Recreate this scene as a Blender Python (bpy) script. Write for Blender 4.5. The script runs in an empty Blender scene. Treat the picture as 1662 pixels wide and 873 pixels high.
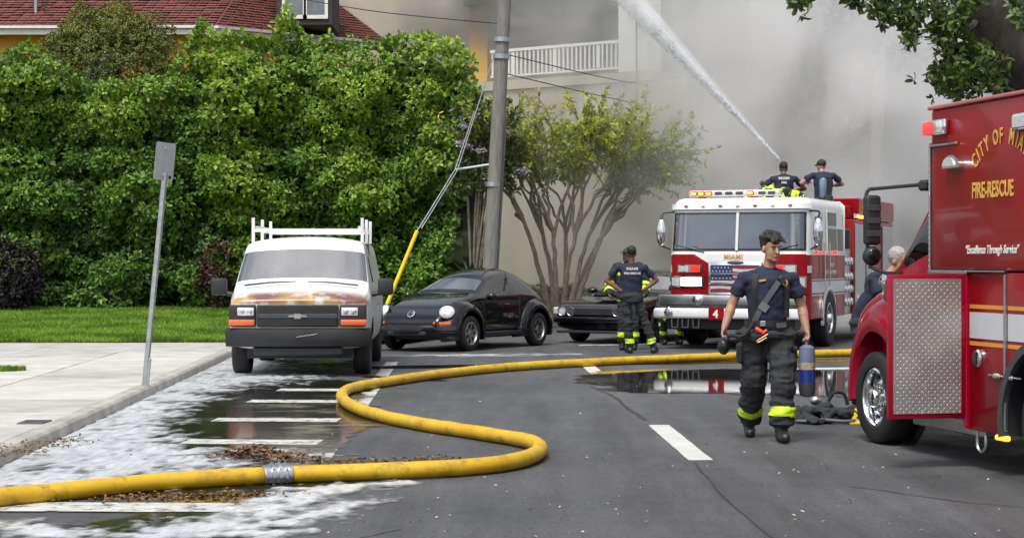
import bpy, bmesh, math, random
import numpy as np
from mathutils import Vector, Matrix, noise, Euler
R = math.radians
random.seed(7); rng = np.random.default_rng(11)
scene = bpy.context.scene
col = scene.collection

# ---------------------------------------------------------------- camera, sky, sun, exposure
CAMH, FPX, HOR = 1.6, 2200.0, 306.0         # metres, focal length in px of a 1200x630 frame, horizon row
cam_d = bpy.data.cameras.new('camera'); cam = bpy.data.objects.new('camera', cam_d); col.objects.link(cam)
cam_d.sensor_width = 36; cam_d.lens = 36 * FPX / 1200; cam_d.shift_y = (HOR - 315) / 1200
cam_d.clip_start = 0.1; cam_d.clip_end = 2000
cam.location = (0, 0, CAMH); cam.rotation_euler = (R(90), 0, 0)
scene.camera = cam

SUN_EL, SUN_AZ = R(62), R(205)              # azimuth clockwise from +Y: the sun stands behind the camera, to the left
world = bpy.data.worlds.new('World'); scene.world = world; world.use_nodes = True
wn = world.node_tree.nodes; wl = world.node_tree.links
sky = wn.new('ShaderNodeTexSky'); sky.sky_type = 'NISHITA'; sky.sun_disc = False
sky.sun_elevation = SUN_EL; sky.sun_rotation = SUN_AZ; sky.dust_density = 4; sky.air_density = 1.0; sky.ozone_density = 1
hsv = wn.new('ShaderNodeHueSaturation'); hsv.inputs['Saturation'].default_value = 0.35
wl.new(sky.outputs[0], hsv.inputs['Color'])
wtc = wn.new('ShaderNodeTexCoord'); wmp = wn.new('ShaderNodeMapping'); wmp.inputs['Scale'].default_value = (1, 1, 1.8); wl.new(wtc.outputs['Generated'], wmp.inputs[0])   # broken cloud over the whole dome
wcl = wn.new('ShaderNodeTexNoise'); wcl.inputs['Scale'].default_value = 3.2; wcl.inputs['Detail'].default_value = 7; wcl.inputs['Roughness'].default_value = .6; wl.new(wmp.outputs[0], wcl.inputs['Vector'])
wcr = wn.new('ShaderNodeValToRGB'); wcr.color_ramp.elements[0].position = .36; wcr.color_ramp.elements[1].position = .66; wcr.color_ramp.elements[0].color = (.55, .60, .68, 1); wcr.color_ramp.elements[1].color = (1.75, 1.72, 1.68, 1); wl.new(wcl.outputs['Fac'], wcr.inputs[0])
wmx = wn.new('ShaderNodeMix'); wmx.data_type = 'RGBA'; wmx.blend_type = 'MULTIPLY'; wmx.inputs[0].default_value = 1; wl.new(hsv.outputs[0], wmx.inputs[6]); wl.new(wcr.outputs[0], wmx.inputs[7]); wl.new(wmx.outputs[2], wn['Background'].inputs[0])
wn['Background'].inputs[1].default_value = 0.15
sun_d = bpy.data.lights.new('sun', 'SUN'); sun_d.energy = 2.0; sun_d.angle = R(14); sun_d.color = (1, .96, .9)
sun = bpy.data.objects.new('sun', sun_d); col.objects.link(sun)
sdir = Vector((math.sin(SUN_AZ) * math.cos(SUN_EL), math.cos(SUN_AZ) * math.cos(SUN_EL), math.sin(SUN_EL)))
sun.rotation_euler = sdir.to_track_quat('Z', 'Y').to_euler(); sun.location = (0, 0, 30)
scene.view_settings.view_transform = 'Standard'; scene.view_settings.look = 'None'
scene.view_settings.exposure = 0.25; scene.view_settings.gamma = 1; scene.view_settings.use_curve_mapping = False
cy = scene.cycles; cy.use_denoising = True; cy.max_bounces = 8; cy.volume_bounces = 5
cy.volume_step_rate = 1.0; cy.volume_max_steps = 128
cy.transparent_max_bounces = 12; cy.caustics_reflective = False; cy.caustics_refractive = False

# ---------------------------------------------------------------- picture frame -> world helpers (photo content is 1200 x 443)
VS = 630 / 443
def G(u, v, z=0.0):
    Z = FPX * (CAMH - z) / (VS * v - HOR); return Vector(((u - 600) / FPX * Z, Z, z))
def W(u, v, Z):
    return Vector(((u - 600) / FPX * Z, Z, CAMH + (HOR - VS * v) / FPX * Z))

# ---------------------------------------------------------------- materials
def pm(name, c, rough=.5, metal=0, var=.12, scale=6, bump=0, bscale=60, coat=0, emit=0, ecol=None, alpha=1, c2=None, trans=0, spec=.5, detail=6, stretch=None):
    m = bpy.data.materials.new(name); m.use_nodes = True
    n = m.node_tree.nodes; l = m.node_tree.links; p = n['Principled BSDF']
    c = tuple(c)[:3]
    p.inputs['Roughness'].default_value = rough; p.inputs['Metallic'].default_value = metal
    p.inputs['Coat Weight'].default_value = coat; p.inputs['Coat Roughness'].default_value = .05
    p.inputs['Specular IOR Level'].default_value = spec
    p.inputs['Alpha'].default_value = alpha
    if trans: p.inputs['Transmission Weight'].default_value = trans
    tc = n.new('ShaderNodeTexCoord'); vec = tc.outputs['Object']
    if stretch:
        mp = n.new('ShaderNodeMapping'); mp.inputs['Scale'].default_value = stretch
        l.new(vec, mp.inputs[0]); vec = mp.outputs[0]
    nz = n.new('ShaderNodeTexNoise'); nz.inputs['Scale'].default_value = scale; nz.inputs['Detail'].default_value = detail
    nz.inputs['Roughness'].default_value = .6; l.new(vec, nz.inputs['Vector'])
    rp = n.new('ShaderNodeValToRGB'); rp.color_ramp.elements[0].position = .3; rp.color_ramp.elements[1].position = .7
    a = tuple(max(0, x * (1 - var)) for x in c); b = tuple(min(1, x * (1 + var)) for x in c)
    if c2: a, b = c, tuple(c2)
    rp.color_ramp.elements[0].color = a + (1,); rp.color_ramp.elements[1].color = b + (1,)
    l.new(nz.outputs['Fac'], rp.inputs[0]); l.new(rp.outputs[0], p.inputs['Base Color'])
    mr = n.new('ShaderNodeMapRange'); mr.inputs[3].default_value = max(0, rough * .8); mr.inputs[4].default_value = min(1, rough * 1.2)
    l.new(nz.outputs['Fac'], mr.inputs[0]); l.new(mr.outputs[0], p.inputs['Roughness'])
    if bump:
        n2 = n.new('ShaderNodeTexNoise'); n2.inputs['Scale'].default_value = bscale; n2.inputs['Detail'].default_value = 5
        l.new(vec, n2.inputs['Vector'])
        bp = n.new('ShaderNodeBump'); bp.inputs['Strength'].default_value = bump; bp.inputs['Distance'].default_value = .02
        l.new(n2.outputs['Fac'], bp.inputs['Height']); l.new(bp.outputs[0], p.inputs['Normal'])
    if emit:
        p.inputs['Emission Color'].default_value = tuple(ecol or c) + (1,); p.inputs['Emission Strength'].default_value = emit
    return m
def glassmat(name, tint=(.55, .62, .64), ior=1.5, gain=1.0, base=0):
    m = bpy.data.materials.new(name); m.use_nodes = True; n = m.node_tree.nodes; l = m.node_tree.links; n.remove(n['Principled BSDF'])
    t = n.new('ShaderNodeBsdfTransparent'); t.inputs[0].default_value = tuple(tint) + (1,); g = n.new('ShaderNodeBsdfGlossy'); g.inputs['Roughness'].default_value = .015
    f = n.new('ShaderNodeFresnel'); f.inputs[0].default_value = ior; q = n.new('ShaderNodeMath'); q.operation = 'MULTIPLY_ADD'; q.use_clamp = True; q.inputs[1].default_value = gain; q.inputs[2].default_value = base; l.new(f.outputs[0], q.inputs[0])
    nz_ = n.new('ShaderNodeTexNoise'); nz_.inputs['Scale'].default_value = 2.5; tc = n.new('ShaderNodeTexCoord'); l.new(tc.outputs['Object'], nz_.inputs['Vector']); bp = n.new('ShaderNodeBump'); bp.inputs['Strength'].default_value = .03; l.new(nz_.outputs['Fac'], bp.inputs['Height']); l.new(bp.outputs[0], g.inputs['Normal'])
    mx = n.new('ShaderNodeMixShader'); l.new(q.outputs[0], mx.inputs[0]); l.new(t.outputs[0], mx.inputs[1]); l.new(g.outputs[0], mx.inputs[2]); l.new(mx.outputs[0], n['Material Output'].inputs[0]); return m
def leafmat(name, cols, rough=.45, transl=.25):
    """leaf colour chosen per leaf through the 'shade' attribute"""
    m = bpy.data.materials.new(name); m.use_nodes = True
    n = m.node_tree.nodes; l = m.node_tree.links; p = n['Principled BSDF']
    at = n.new('ShaderNodeAttribute'); at.attribute_name = 'shade'
    rp = n.new('ShaderNodeValToRGB'); el = rp.color_ramp.elements
    while len(el) < len(cols): el.new(.5)
    for i, c in enumerate(cols): el[i].position = i / (len(cols) - 1); el[i].color = tuple(c) + (1,)
    l.new(at.outputs['Fac'], rp.inputs[0]); l.new(rp.outputs[0], p.inputs['Base Color'])
    p.inputs['Roughness'].default_value = rough
    tr = n.new('ShaderNodeBsdfTranslucent'); l.new(rp.outputs[0], tr.inputs[0])
    mx = n.new('ShaderNodeMixShader'); mx.inputs[0].default_value = transl
    l.new(p.outputs[0], mx.inputs[1]); l.new(tr.outputs[0], mx.inputs[2]); l.new(mx.outputs[0], n['Material Output'].inputs[0])
    return m
M = dict(
    white_paint=pm('white_paint', (.78, .78, .76), .3, var=.06, coat=.4, bump=.02),
    engine_white=pm('engine_white', (.8, .8, .8), .25, var=.04, coat=.5),
    red_paint=pm('red_paint', (.27, .002, .005), .32, var=.22, coat=.2, scale=2, spec=.2, detail=10),
    crimson=pm('crimson', (.30, .002, .020), .3, var=.10, coat=.35, scale=3, spec=.2),
    black_paint=pm('black_paint', (.004, .004, .006), .25, var=.2, coat=1, spec=.1),
    black_plastic=pm('black_plastic', (.018, .019, .021), .5, var=.3, bump=.05),
    dark_grey=pm('dark_grey', (.05, .052, .056), .5, var=.2), seat_cloth=pm('seat_cloth', (.16, .165, .17), .8, var=.2),
    rubber=pm('rubber', (.014, .014, .015), .75, var=.3, bump=.1, bscale=80),
    chrome=pm('chrome', (.75, .76, .78), .12, 1, var=.05),
    steel=pm('steel', (.5, .51, .52), .32, 1, var=.15, bump=.03),
    galv=pm('galvanised_steel', (.42, .44, .45), .42, .8, var=.18, scale=14, bump=.05),
    glass=pm('dark_glass', (.008, .011, .012), .04, var=.3, spec=.5),
    pale_glass=pm('pale_glass', (.09, .11, .125), .03, var=.35, scale=2.0, spec=1, coat=.8, detail=2),
    lens=pm('clear_lens', (.7, .72, .74), .08, .3, var=.2, scale=30, coat=1),
    amber=pm('amber_lens', (.75, .13, .01), .2, var=.15, coat=1, scale=40),
    red_lens=pm('red_lens', (.6, .02, .015), .2, var=.15, coat=1, scale=40),
    lit_red=pm('lit_red', (.8, .02, .01), .3, emit=2.2, ecol=(1, .012, .006)),
    lit_amber=pm('lit_amber', (1, .4, .05), .3, emit=6, ecol=(1, .30, .03)),
    lit_white=pm('lit_white', (1, 1, 1), .3, emit=5, ecol=(.9, .95, 1)),
    gold=pm('gold_leaf', (.72, .42, .08), .4, var=.1),
    gold_strip=pm('gold_stripe', (.75, .33, .04), .4, var=.1),
    silver_strip=pm('silver_reflective', (.62, .63, .65), .35, var=.05),
    lettering=pm('white_lettering', (.8, .78, .74), .5, var=.05),
    navy=pm('navy_cloth', (.014, .020, .045), .85, var=.25, scale=12, bump=.25, bscale=40),
    bunker=pm('bunker_cloth', (.022, .025, .028), .85, var=.18, scale=5, bump=.15, bscale=60),
    lime=pm('lime_reflective', (.62, .90, .03), .5, var=.1, emit=.0),
    skin=pm('skin', (.40, .215, .145), .5, var=.12, scale=14, bump=.05, bscale=80),
    skin_dark=pm('skin_brown', (.17, .082, .05), .5, var=.12, scale=14),
    hair=pm('dark_hair', (.010, .008, .007), .5, var=.4, scale=40, bump=.6, bscale=90, stretch=(1, 1, .2)),
    white_hair=pm('white_hair', (.34, .32, .30), .7, var=.1, scale=40),
    boot=pm('boot_rubber', (.015, .015, .017), .45, var=.3, bump=.1),
    strap=pm('strap_webbing', (.10, .11, .12), .6, var=.2, bump=.2, bscale=120),
    blue=pm('blue_cylinder', (.015, .04, .24), .35, var=.2, coat=.4),
    bluegrey=pm('bluegrey_cylinder', (.13, .17, .25), .4, var=.2),
    wood=pm('weathered_wood', (.20, .19, .175), .85, var=.35, scale=5, bump=.5, bscale=25, stretch=(6, 6, .5)),
    bark=pm('oak_bark', (.060, .052, .042), .9, var=.6, scale=5, bump=1, bscale=14, stretch=(1, 1, .35)),
    myrtle_bark=pm('myrtle_bark', (.17, .14, .105), .85, var=.45, scale=8, bump=.5, bscale=30),
    concrete=pm('concrete', (.50, .48, .44), .85, var=.16, scale=1.3, bump=.2, bscale=70),
    kerbc=pm('kerb_concrete', (.36, .345, .31), .85, var=.3, scale=2.5, bump=.3, bscale=50),
    stucco=pm('beige_stucco', (.40, .36, .28), .9, var=.24, detail=10, stretch=(1, 1, .45), scale=.6, bump=.15, bscale=60),
    yellow_stucco=pm('yellow_stucco', (.72, .40, .06), .85, var=.12, scale=1.5, bump=.15),
    trim=pm('white_trim', (.74, .73, .70), .6, var=.08),
    dark_room=pm('shaded_interior', (.035, .033, .03), .9, var=.5, scale=2),  # near-black colour standing for shadow deep in the balcony
    yellow_hose=pm('yellow_hose', (.60, .335, .010), .5, c2=(.68, .45, .015), scale=3, bump=.35, bscale=260),
    yellow_plastic=pm('yellow_plastic', (.80, .55, .02), .4, var=.1),
    road_white=pm('road_marking', (.46, .46, .43), .7, c2=(.62, .62, .59), scale=5, bump=.15),
    crack=pm('crack_sealant', (.018, .018, .018), .6, var=.3),
)

M['clear_glass'] = glassmat('clear_glass', (.78, .83, .86), 1.55, 2.0, .36); M['tint_glass'] = glassmat('tint_glass', (.16, .18, .19), 1.5, 1.6)
# ---------------------------------------------------------------- mesh helpers
def tag(o, label=None, cat=None, group=None, kind=None):
    if label: o['label'] = label
    if cat: o['category'] = cat
    if group: o['group'] = group
    if kind: o['kind'] = kind
    return o
def empty(name, loc=(0, 0, 0), rz=0, parent=None):
    o = bpy.data.objects.new(name, None); col.objects.link(o); o.location = loc; o.rotation_euler = (0, 0, rz)
    o.empty_display_size = .2
    if parent: o.parent = parent
    return o
def link(name, me, mats, parent=None):
    o = bpy.data.objects.new(name, me); col.objects.link(o)
    if parent is not None: o.parent = parent
    me.materials.clear()
    for m in (mats if isinstance(mats, (list, tuple)) else [mats]): me.materials.append(M[m] if isinstance(m, str) else m)
    return o
def copy_tree(o, parent=None):
    c = o.copy(); col.objects.link(c); c.parent = parent
    for ch in list(o.children): copy_tree(ch, c)
    return c
def frame(d):
    d = Vector(d).normalized(); up = Vector((0, 0, 1)) if abs(d.z) < .95 else Vector((0, 1, 0))
    a = up.cross(d).normalized(); b = d.cross(a); return a, b
class MB:
    def __init__(s): s.bm = bmesh.new(); s.X = Matrix.Identity(4); s.mi = 0
    def v(s, p): return s.bm.verts.new(s.X @ Vector(p))
    def f(s, vs):
        try: q = s.bm.faces.new(vs); q.material_index = s.mi; return q
        except ValueError: return None
    def box(s, c, d, bev=0, rot=None, seg=1):
        m = s.X @ Matrix.Translation(Vector(c)) @ (rot.to_4x4() if rot is not None else Matrix.Identity(4)) @ Matrix.Diagonal((d[0], d[1], d[2], 1))
        r = bmesh.ops.create_cube(s.bm, size=1, matrix=m)
        fs = {q for v in r['verts'] for q in v.link_faces}
        if bev:
            es = {e for v in r['verts'] for e in v.link_edges}
            rb = bmesh.ops.bevel(s.bm, geom=list(es), offset=bev, segments=seg, affect='EDGES', profile=.5, clamp_overlap=True)
            fs = {q for q in fs if q.is_valid} | set(rb['faces'])
        for q in fs: q.material_index = s.mi
        return s
    def bx(s, x0, x1, y0, y1, z0, z1, bev=0, seg=1):
        return s.box(((x0 + x1) / 2, (y0 + y1) / 2, (z0 + z1) / 2), (abs(x1 - x0), abs(y1 - y0), abs(z1 - z0)), bev, seg=seg)
    def tube(s, pts, rad, n=8, cap=True, flat=1.0):
        pts = [Vector(p) for p in pts]; k = len(pts)
        rad = list(rad) if hasattr(rad, '__len__') else [rad] * k
        rings = []; a = None
        for i, p in enumerate(pts):
            d = (pts[min(i + 1, k - 1)] - pts[max(i - 1, 0)])
            if d.length < 1e-9: d = Vector((0, 0, 1))
            d.normalize()
            if a is None: a, b = frame(d)
            else:
                a = (a - d * a.dot(d)); a = a.normalized() if a.length > 1e-6 else frame(d)[0]; b = d.cross(a)
            rings.append([s.v(p + (a * math.cos(t) + b * math.sin(t) * flat) * rad[i]) for t in [2 * math.pi * j / n for j in range(n)]])
        for i in range(k - 1):
            for j in range(n): s.f([rings[i][j], rings[i][(j + 1) % n], rings[i + 1][(j + 1) % n], rings[i + 1][j]])
        if cap: s.f(rings[0][::-1]); s.f(rings[-1])
        return s
    def lathe(s, prof, n=24, c=(0, 0, 0), axis='z', cap=True):
        """prof: list of (radius, height along the axis)"""
        c = Vector(c); rings = []
        ax = {'z': (Vector((1, 0, 0)), Vector((0, 1, 0)), Vector((0, 0, 1))), 'y': (Vector((0, 0, 1)), Vector((1, 0, 0)), Vector((0, 1, 0))), 'x': (Vector((0, 1, 0)), Vector((0, 0, 1)), Vector((1, 0, 0)))}[axis]
        for r, h in prof: rings.append([s.v(c + ax[0] * r * math.cos(2 * math.pi * j / n) + ax[1] * r * math.sin(2 * math.pi * j / n) + ax[2] * h) for j in range(n)])
        for i in range(len(prof) - 1):
            for j in range(n): s.f([rings[i][j], rings[i][(j + 1) % n], rings[i + 1][(j + 1) % n], rings[i + 1][j]])
        if cap: s.f(rings[0][::-1]); s.f(rings[-1])
        return s
    def ell(s, c, r, rot=None, nu=14, nv=10):
        m = s.X @ Matrix.Translation(Vector(c)) @ (rot.to_4x4() if rot is not None else Matrix.Identity(4)) @ Matrix.Diagonal((r[0], r[1], r[2], 1))
        q = bmesh.ops.create_uvsphere(s.bm, u_segments=nu, v_segments=nv, radius=1, matrix=m)
        for v in q['verts']:
            for f in v.link_faces: f.material_index = s.mi
        return s
    def caps(s, p0, r0, p1, r1, n=10):
        """tapered capsule"""
        p0, p1 = Vector(p0), Vector(p1); d = (p1 - p0).normalized()
        P, Q = [], []
        for t in (-80, -50, -20): P.append(p0 + d * r0 * math.sin(R(t))); Q.append(r0 * math.cos(R(t)))
        for t in (20, 50, 80): P.append(p1 + d * r1 * math.sin(R(t))); Q.append(r1 * math.cos(R(t)))
        return s.tube(P, Q, n)
    def prism(s, poly, t0, t1, axis='y'):
        """polygon in the plane across the axis, extruded from t0 to t1"""
        mk = {'y': lambda a, b, t: (a, t, b), 'x': lambda a, b, t: (t, a, b), 'z': lambda a, b, t: (a, b, t)}[axis]
        A = [s.v(mk(a, b, t0)) for a, b in poly]; B = [s.v(mk(a, b, t1)) for a, b in poly]; n = len(poly)
        s.f(A[::-1]); s.f(B)
        for i in range(n): s.f([A[i], A[(i + 1) % n], B[(i + 1) % n], B[i]])
        return s
    def grid(s, rows, close=False):
        V = [[s.v(p) for p in r] for r in rows]
        for i in range(len(V) - 1):
            m = len(V[i])
            for j in range(m if close else m - 1): s.f([V[i][j], V[i][(j + 1) % m], V[i + 1][(j + 1) % m], V[i + 1][j]])
        return V
    def mesh(s, name, smooth=False, recalc=True, bevel=0, angle=35):
        if recalc: bmesh.ops.recalc_face_normals(s.bm, faces=s.bm.faces)
        if bevel:
            es = [e for e in s.bm.edges if len(e.link_faces) == 2 and e.calc_face_angle(0) > R(30)]
            bmesh.ops.bevel(s.bm, geom=es, offset=bevel, segments=2, affect='EDGES', profile=.6, clamp_overlap=True)
        me = bpy.data.meshes.new(name); s.bm.to_mesh(me); s.bm.free()
        if smooth:
            me.polygons.foreach_set('use_smooth', [True] * len(me.polygons)); me.set_sharp_from_angle(angle=R(angle))
        return me
    def build(s, name, mats, parent=None, smooth=True, bevel=0, recalc=True, angle=35):
        return link(name, s.mesh(name, smooth, recalc, bevel, angle), mats, parent)
work = bpy.data.scenes.new('workbench')                    # small scene for evaluating modifiers and lettering, removed at the end
def baked(o, extra=()):
    for q in (o,) + tuple(extra): work.collection.objects.link(q)
    vl = work.view_layers[0]; vl.update(); r = bpy.data.meshes.new_from_object(o.evaluated_get(vl.depsgraph))
    return r
def evaluated(me, mods, extra=()):
    """mesh after the given modifiers [(type, {props})]"""
    o = bpy.data.objects.new('tmp', me)
    for t, pr in mods:
        m = o.modifiers.new(t, t)
        for k, x in pr.items(): setattr(m, k, x)
    r = baked(o, extra); bpy.data.objects.remove(o); return r
def blobs(mb, voxel=.012, smooth=4, wr=0, wscale=8, seed=0, wz=1.0):
    """union of closed pieces as one continuous surface, with optional cloth folds"""
    me = evaluated(mb.mesh('b', recalc=True), [('REMESH', dict(mode='VOXEL', voxel_size=voxel, use_smooth_shade=True)), ('SMOOTH', dict(factor=.5, iterations=smooth))])
    if wr:
        n = len(me.vertices); C = np.empty(3 * n, np.float32); N = np.empty(3 * n, np.float32); me.vertices.foreach_get('co', C); me.vertices.foreach_get('normal', N)
        C = C.reshape(-1, 3); N = N.reshape(-1, 3); q = C * (wscale, wscale, wscale * wz) + (seed, 0, 0); sh = Vector((3, 7, 1))
        h = np.array([noise.noise(p) + .5 * noise.noise(p * 2.3) - abs(noise.noise(p * 1.4 + sh)) for p in map(Vector, q.tolist())])
        me.vertices.foreach_set('co', (C + N * (wr * h)[:, None]).astype(np.float32).ravel()); me.update()
    me.polygons.foreach_set('use_smooth', [True] * len(me.polygons))
    return me
def split_mats(me, spec, parent):
    """one object for each material slot: spec = [(name, material), ...]"""
    out = []
    for k, (nm, mt) in enumerate(spec):
        bm = bmesh.new(); bm.from_mesh(me)
        bmesh.ops.delete(bm, geom=[f for f in bm.faces if f.material_index != k], context='FACES')
        if not bm.faces: bm.free(); out.append(None); continue
        for f in bm.faces: f.material_index = 0
        m2 = bpy.data.meshes.new(nm); bm.to_mesh(m2); bm.free()
        m2.polygons.foreach_set('use_smooth', [True] * len(m2.polygons)); m2.set_sharp_from_angle(angle=R(40))
        out.append(link(nm, m2, mt, parent))
    return out
def islands(o, parent, name=None):
    if o is None: print('EMPTY PART', name); return []
    bm = bmesh.new(); bm.from_mesh(o.data); seen = set(); groups = []
    bm.faces.ensure_lookup_table()
    for f in bm.faces:
        if f.index in seen: continue
        st = [f]; seen.add(f.index); g = []
        while st:
            q = st.pop(); g.append(q.index)
            for e in q.edges:
                for h in e.link_faces:
                    if h.index not in seen: seen.add(h.index); st.append(h)
        groups.append(set(g))
    bm.free()
    if len(groups) < 2: return [o]
    out = []
    for g in groups:
        b2 = bmesh.new(); b2.from_mesh(o.data)
        bmesh.ops.delete(b2, geom=[f for f in b2.faces if f.index not in g], context='FACES')
        m2 = bpy.data.meshes.new(name or o.name); b2.to_mesh(m2); b2.free()
        m2.polygons.foreach_set('use_smooth', [True] * len(m2.polygons))
        out.append(link(name or o.name.split('.')[0], m2, list(o.data.materials), parent))
    bpy.data.objects.remove(o); return out
def loft(stations, tags, caps=(0, 0)):
    """stations: lists of (x,y,z), y >= 0, from bottom centre to top centre; mirrored. tags(i,j) -> material index"""
    bm = bmesh.new(); rows = []
    for st in stations:
        r = [bm.verts.new(p) for p in st]
        l_ = [bm.verts.new((p[0], -p[1], p[2])) for p in st[1:-1]]
        rows.append(r + l_[::-1])
    n = len(stations[0]); m = len(rows[0])
    for i in range(len(rows) - 1):
        for j in range(m):
            f = bm.faces.new([rows[i][j], rows[i][(j + 1) % m], rows[i + 1][(j + 1) % m], rows[i + 1][j]])
            jj = j if j < n - 1 else m - 1 - j
            f.material_index = tags(i, jj)
    for r, t in ((rows[0], caps[0]), (rows[-1], caps[1])):
        # cap as quads between the two sides
        for j in range(n - 1):
            a, b = r[j], r[j + 1]; a2 = r[-j] if j else r[0]; b2 = r[-(j + 1)] if j + 1 < n - 1 else r[n - 1]
            vs = []
            for q in (a, b, b2, a2):
                if q not in vs: vs.append(q)
            if len(vs) > 2:
                try: bm.faces.new(vs).material_index = t
                except ValueError: pass
    bmesh.ops.recalc_face_normals(bm, faces=bm.faces)
    me = bpy.data.meshes.new('loft'); bm.to_mesh(me); bm.free(); SLOTS(me); return me
def SLOTS(me):
    while len(me.materials) < 4: me.materials.append(bpy.data.materials.get('slot%d' % len(me.materials)) or bpy.data.materials.new('slot%d' % len(me.materials)))
def cutters(me, cyl, nmat, mi):
    """subtract wheel-well cylinders [(x, z, r, y0, y1)] from a body; their walls take material mi"""
    obs = []
    mods = []
    for x, z, r, y0, y1 in cyl:
        b = MB(); b.mi = mi; b.lathe([(r, y0), (r, y1)], 32, (x, 0, z), 'y'); q = b.mesh('cut', recalc=True)
        SLOTS(q); SLOTS(me)
        o = bpy.data.objects.new('cut', q); obs.append(o)
        mods.append(('BOOLEAN', dict(operation='DIFFERENCE', object=o, solver='EXACT')))
    r_ = evaluated(me, mods, obs)
    for o in obs: bpy.data.objects.remove(o)
    return r_
def text(s, size, mat, parent=None, loc=(0, 0, 0), rot=None, name='lettering', bold=0, ext=.003, shear=0, sx=1, align='LEFT', space=1):
    cu = bpy.data.curves.new('t', 'FONT'); cu.body = s; cu.size = size; cu.extrude = ext; cu.offset = bold; cu.shear = shear; cu.align_x = align
    cu.space_character = space; cu.resolution_u = 2
    o = bpy.data.objects.new('t', cu); me = baked(o); bpy.data.objects.remove(o)
    me.transform(Matrix.Diagonal((sx, 1, 1, 1)))
    q = link(name, me, mat, parent); q.location = loc
    if rot is not None: q.rotation_mode = 'QUATERNION'; q.rotation_quaternion = rot.to_quaternion()
    return q
def basis(x, y, z=None):
    x = Vector(x).normalized(); y = Vector(y).normalized(); z = x.cross(y) if z is None else Vector(z)
    return Matrix((x, y, z)).transposed()
def np_mesh(name, V, F, shade=None):
    V = np.asarray(V, dtype=np.float32); F = np.asarray(F, dtype=np.int32); k = F.shape[1]
    me = bpy.data.meshes.new(name); me.vertices.add(len(V)); me.vertices.foreach_set('co', V.ravel())
    me.loops.add(F.size); me.loops.foreach_set('vertex_index', F.ravel())
    me.polygons.add(len(F)); me.polygons.foreach_set('loop_start', np.arange(0, F.size, k, dtype=np.int32))
    me.update(calc_edges=True)
    if shade is not None:
        a = me.attributes.new('shade', 'FLOAT', 'POINT'); a.data.foreach_set('value', np.asarray(shade, dtype=np.float32))
    return me
def leaf_mesh(name, C, D, N, L, Wd, shade, fold=.25, curl=.15):
    """C base points, D leaf direction, N leaf normal (n x 3), L length, Wd width: six-vertex folded leaves"""
    n = len(C); D = D / (np.linalg.norm(D, axis=1, keepdims=True) + 1e-9)
    S = np.cross(D, N); S /= (np.linalg.norm(S, axis=1, keepdims=True) + 1e-9); N = np.cross(S, D)
    L = L[:, None]; Wd = Wd[:, None]
    base = C; tip = C + D * L - N * L * curl; mid = C + D * L * .55 + N * L * .04
    l1 = C + D * L * .3 + S * Wd * .40 + N * Wd * fold; l2 = C + D * L * .72 + S * Wd * .42 + N * Wd * fold - N * L * curl * .4
    r1 = C + D * L * .3 - S * Wd * .40 + N * Wd * fold; r2 = C + D * L * .72 - S * Wd * .42 + N * Wd * fold - N * L * curl * .4
    V = np.stack([base, l1, l2, tip, r2, r1, mid], 1).reshape(-1, 3)
    b = (np.arange(n) * 7)[:, None]
    F = np.concatenate([b + np.array([[0, 6, 2, 1]]), b + np.array([[6, 3, 2, 2]])[:, [0, 1, 2, 2]], b + np.array([[0, 5, 4, 6]])], 0)
    F = np.concatenate([b + np.array([[0, 6, 1]]), b + np.array([[1, 6, 2]]), b + np.array([[6, 3, 2]]), b + np.array([[0, 5, 6]]), b + np.array([[5, 4, 6]]), b + np.array([[6, 4, 3]])], 0)
    return np_mesh(name, V, F, np.repeat(shade, 7))
def unit(n):
    a = rng.normal(size=(n, 3)); return a / np.linalg.norm(a, axis=1, keepdims=True)
def rosettes(P, ND, k, L, Wd, spread=.9, shade0=None, jit=.2):
    """k leaves around each shoot tip P growing along ND"""
    n = len(P); C = np.repeat(P, k, 0); A = np.repeat(ND, k, 0); U = unit(n * k)
    D = A * (1 - spread * .5) + U * spread; N = A + .5 * U[::-1]
    sh = np.clip((np.repeat(shade0, k) if shade0 is not None else .5) + rng.normal(0, jit, n * k), 0, 1)
    if hasattr(L, '__len__'): L, Wd = np.repeat(L, k), np.repeat(Wd, k)
    return C + D * np.reshape(L, (-1, 1)) * .1, D, N, L * rng.uniform(.7, 1.25, n * k), Wd * rng.uniform(.7, 1.2, n * k), sh
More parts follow.
